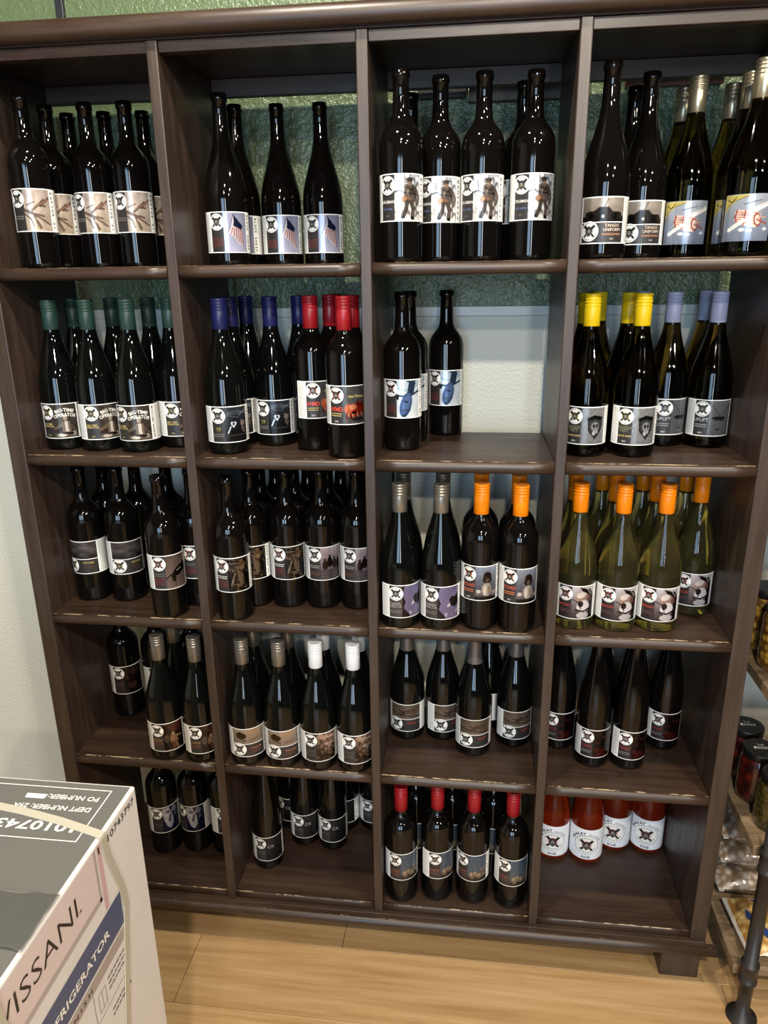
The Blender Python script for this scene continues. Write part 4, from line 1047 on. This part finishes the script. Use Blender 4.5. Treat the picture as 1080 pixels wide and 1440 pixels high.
def fitting(zc, hh): return [(zc - hh, .0140), (zc - hh + .001, .0185), (zc - hh + .008, .0185), (zc - hh + .009, .0172), (zc + hh - .009, .0172), (zc + hh - .008, .0185), (zc + hh - .001, .0185), (zc + hh, .0140)]
for lx, ly in ((1.4985, -0.0785), (1.4985, 0.316), (2.25, -0.0785), (2.25, 0.316)):
    prof = [(0, .031), (.006, .031), (.008, .019), (.022, .018), (.024, .0135)]
    prof += fitting(.128, .026) + fitting(.415, .027) + fitting(.735, .027) + fitting(1.06, .027) + fitting(1.40, .027) + [(1.5, .0135), (1.502, .012)]
    link('pipe_leg', lathe('pipe_leg', prof, [PIPE], 28), rack, (RO[0] + lx, RO[1] + ly, 0))

def make_jar(label, x, y, z, body, lidc, R=0.040, H=0.125, sticker=None):
    j = thing('glass_jar', label, 'jar', (x, y, z + 0.0004), 0, 'jars on the pipe rack')
    k = R / 0.04
    pr = [(0, .030 * k), (.002, .036 * k), (.008, .039 * k)] + [(.008 + i * (H - .045) / 5 + .006, (.040 if i % 2 else .0388) * k) for i in range(5)] + [(H - .034, .0395 * k), (H - .024, .0365 * k), (H - .019, .033 * k), (H - .002, .033 * k)]
    link('jar_body', lathe('jar_body', pr, [body], 36), j)
    lid = link('jar_lid', lathe('jar_lid', [(H - .018, .0345 * k), (H - .017, .0358 * k), (H - .002, .0358 * k), (H, .034 * k)], [lidc], 36), j)
    if sticker:
        P = Print(36 * k, (H - .018) * 1000)
        link('lid_sticker', lathe('lid_sticker', [(H + .0002, .026 * k), (H + .0006, .0255 * k)], [mat('sticker_black', (26, 24, 24), 0.4)], 30), lid)
        tri, w = text_tris('THE', 0.03)
        tri2 = [np.array(t_) for k_ in range(5) for t_ in (((k_ * .8, 0), (k_ * .8 + .6, 0), (k_ * .8 + .6, 1)), ((k_ * .8, 0), (k_ * .8 + .6, 1), (k_ * .8, 1)))]; w2 = 3.8
        Vv, Ff = [], []
        for T_, w_, size, yo in ((tri, w, .006, .006), (tri2, w2, .0085, -.006)):
            for q in T_:
                b = len(Vv); Vv += [((a - w_ / 2) * size, yo + c_ * size, H + .0009) for a, c_ in q]; Ff.append((b, b + 1, b + 2))
        o = link('lettering', mesh_from('jar_lettering', Vv, Ff, [WP]), lid); o['kind'] = 'stuff'
    return j
def food(name, c1, c2, scale, coat=1.0):
    m = mat(name, c1, 0.35, coat=coat)
    nt, N, L, B = nodes(m)
    v = tex(nt, 'ShaderNodeTexVoronoi', scale)
    r = ramp(nt, v.outputs['Distance'], [(0.15, srgb(c1)), (0.65, srgb(c2))]); L.new(r.outputs[0], B.inputs['Base Color'])
    return m
SALSA = food('red_salsa', (104, 24, 14), (40, 10, 8), 45)
OLIVE = food('olive_relish', (92, 82, 30), (44, 40, 14), 110)
NUTS = food('golden_snack', (196, 150, 62), (92, 60, 22), 70)
LIDK = mat('black_lid', (24, 23, 24), 0.35)
make_jar('red salsa jar with black lid on middle rack plank', 1.530, 0.105, ZB, SALSA, LIDK, sticker=True)
make_jar('olive green relish jar with black lid beside the pipe leg', 1.538, 0.018, ZB, OLIVE, LIDK, sticker=True)
make_jar('dark red jar with black lid at back of middle rack plank', 1.530, 0.192, ZB, SALSA, LIDK, sticker=True)
make_jar('dark red jar right behind the olive relish jar', 1.620, 0.105, ZB, SALSA, LIDK)
make_jar('olive relish jar second from the pipe leg on middle rack plank', 1.626, 0.018, ZB, OLIVE, LIDK)
make_jar('golden snack jar on upper rack plank at its front', 1.535, 0.00, ZC, NUTS, LIDK, 0.042, 0.14, True)
make_jar('golden snack jar on upper rack plank behind the front one', 1.530, 0.092, ZC, NUTS, LIDK, 0.042, 0.14, True)
make_jar('golden snack jar at the back of upper rack plank', 1.530, 0.184, ZC, NUTS, LIDK, 0.042, 0.14)
make_jar('golden snack jar on upper rack plank, further along its front', 1.626, 0.00, ZC, NUTS, LIDK, 0.042, 0.14)

def pillow(name, lx, ly, lz, m, seed, wr=0.004, seal=0.012):
    rnd = np.random.RandomState(seed)
    n = 22
    V, F = [], []
    g = rnd.rand(9, 9)
    for side in (1, -1):
        for j in range(n + 1):
            for i in range(n + 1):
                u, v = i / n * 2 - 1, j / n * 2 - 1
                x, y = u * 0.5 * lx, v * 0.5 * ly
                e = max(0.0, (1 - abs(u) ** 3.2)) ** 0.55 * max(0.0, (1 - max(0, (abs(v) - 0) / 1) ** 3.2)) ** 0.55
                a, b = (u + 1) * 3.9, (v + 1) * 3.9
                ia, ib = int(a), int(b)
                w = g[ib, ia] * (1 - a + ia) * (1 - b + ib) + g[ib, min(8, ia + 1)] * (a - ia) * (1 - b + ib) + g[min(8, ib + 1), ia] * (1 - a + ia) * (b - ib)
                V.append((x, y, lz / 2 + side * (e * (lz / 2 - 2 * wr) + (w * wr * 1.4 if e > 0.05 else 0.0003))))
    m1 = (n + 1) ** 2
    for j in range(n):
        for i in range(n):
            a = j * (n + 1) + i
            F.append((a, a + 1, a + n + 2, a + n + 1)); F.append((m1 + a, m1 + a + n + 1, m1 + a + n + 2, m1 + a + 1))
    return mesh_from(name, V, F, [m], None, True)
PRETZ = food('pretzels_in_clear_film', (206, 194, 178), (136, 110, 84), 70)
CORN = food('corn_nuts_print', (222, 196, 130), (166, 120, 60), 60)
SILV = mat('crumpled_silver_film', (214, 212, 208), 0.22, 0.35)
BLUE = mat('snack_blue', (34, 56, 112), 0.35)
for k, (dx, dy, rz) in enumerate(((0.0, 0.0, .05), (0.006, 0.004, -.04), (-.004, 0.002, .02))):
    b = thing('snack_bag', ['clear bag of brown pretzels at bottom of stack', 'clear bag of brown pretzels in middle of stack', 'clear bag of brown pretzels on top of stack'][k] + ' on lowest rack plank', 'bag',
              (1.590 + dx, 0.200 + dy, ZA + 0.0005 + k * 0.0735), rz, 'stack of pretzel bags')
    link('bag_body', pillow('bag_body', 0.20, 0.15, 0.072, PRETZ, 5 + k), b)
    link('seal_strip', box_mesh('seal_strip', (-.1, -.078, .032), (-.088, .078, .0365), [SILV], 0.001), b)
cb = thing('snack_bag', 'blue and yellow corn snack bag lying on lowest rack plank', 'bag', (1.612, 0.035, ZA + 0.0005), 0.05)
link('bag_body', pillow('bag_body', 0.21, 0.155, 0.05, CORN, 21), cb)
link('seal_strip', box_mesh('seal_strip', (-.112, -.076, .0225), (-.096, .076, .0265), [SILV], 0.001), cb)
def bag_print(pts, m, name):
    """flat print a hair above the swelling bag"""
    V, F = [], []
    def zt(x, y):
        u, v = x / .105, y / .0775
        e = max(0, 1 - abs(u) ** 3.2) ** .55 * max(0, 1 - abs(v) ** 3.2) ** .55
        return .025 + e * (.025 - .008) + .0062
    for x, y in pts: V.append((x, y, zt(x, y)))
    cx_, cy_ = sum(p[0] for p in pts) / len(pts), sum(p[1] for p in pts) / len(pts)
    V.append((cx_, cy_, zt(cx_, cy_)))
    for i in range(len(pts)): F.append((i, (i + 1) % len(pts), len(pts)))
    return link(name, mesh_from(name, V, F, [m]), cb)
bag_print([(-.06, .055), (-.03, .062), (.0, .06), (-.02, .03)], BLUE, 'blue_printed_corner')
bag_print([(-.085, .01), (-.078, .03), (-.05, -.035), (-.06, -.05)], BLUE, 'blue_printed_edge')
bag_print([(.02, .04), (.03, .045), (.07, -.03), (.055, -.035)], BLUE, 'blue_printed_ribbon')
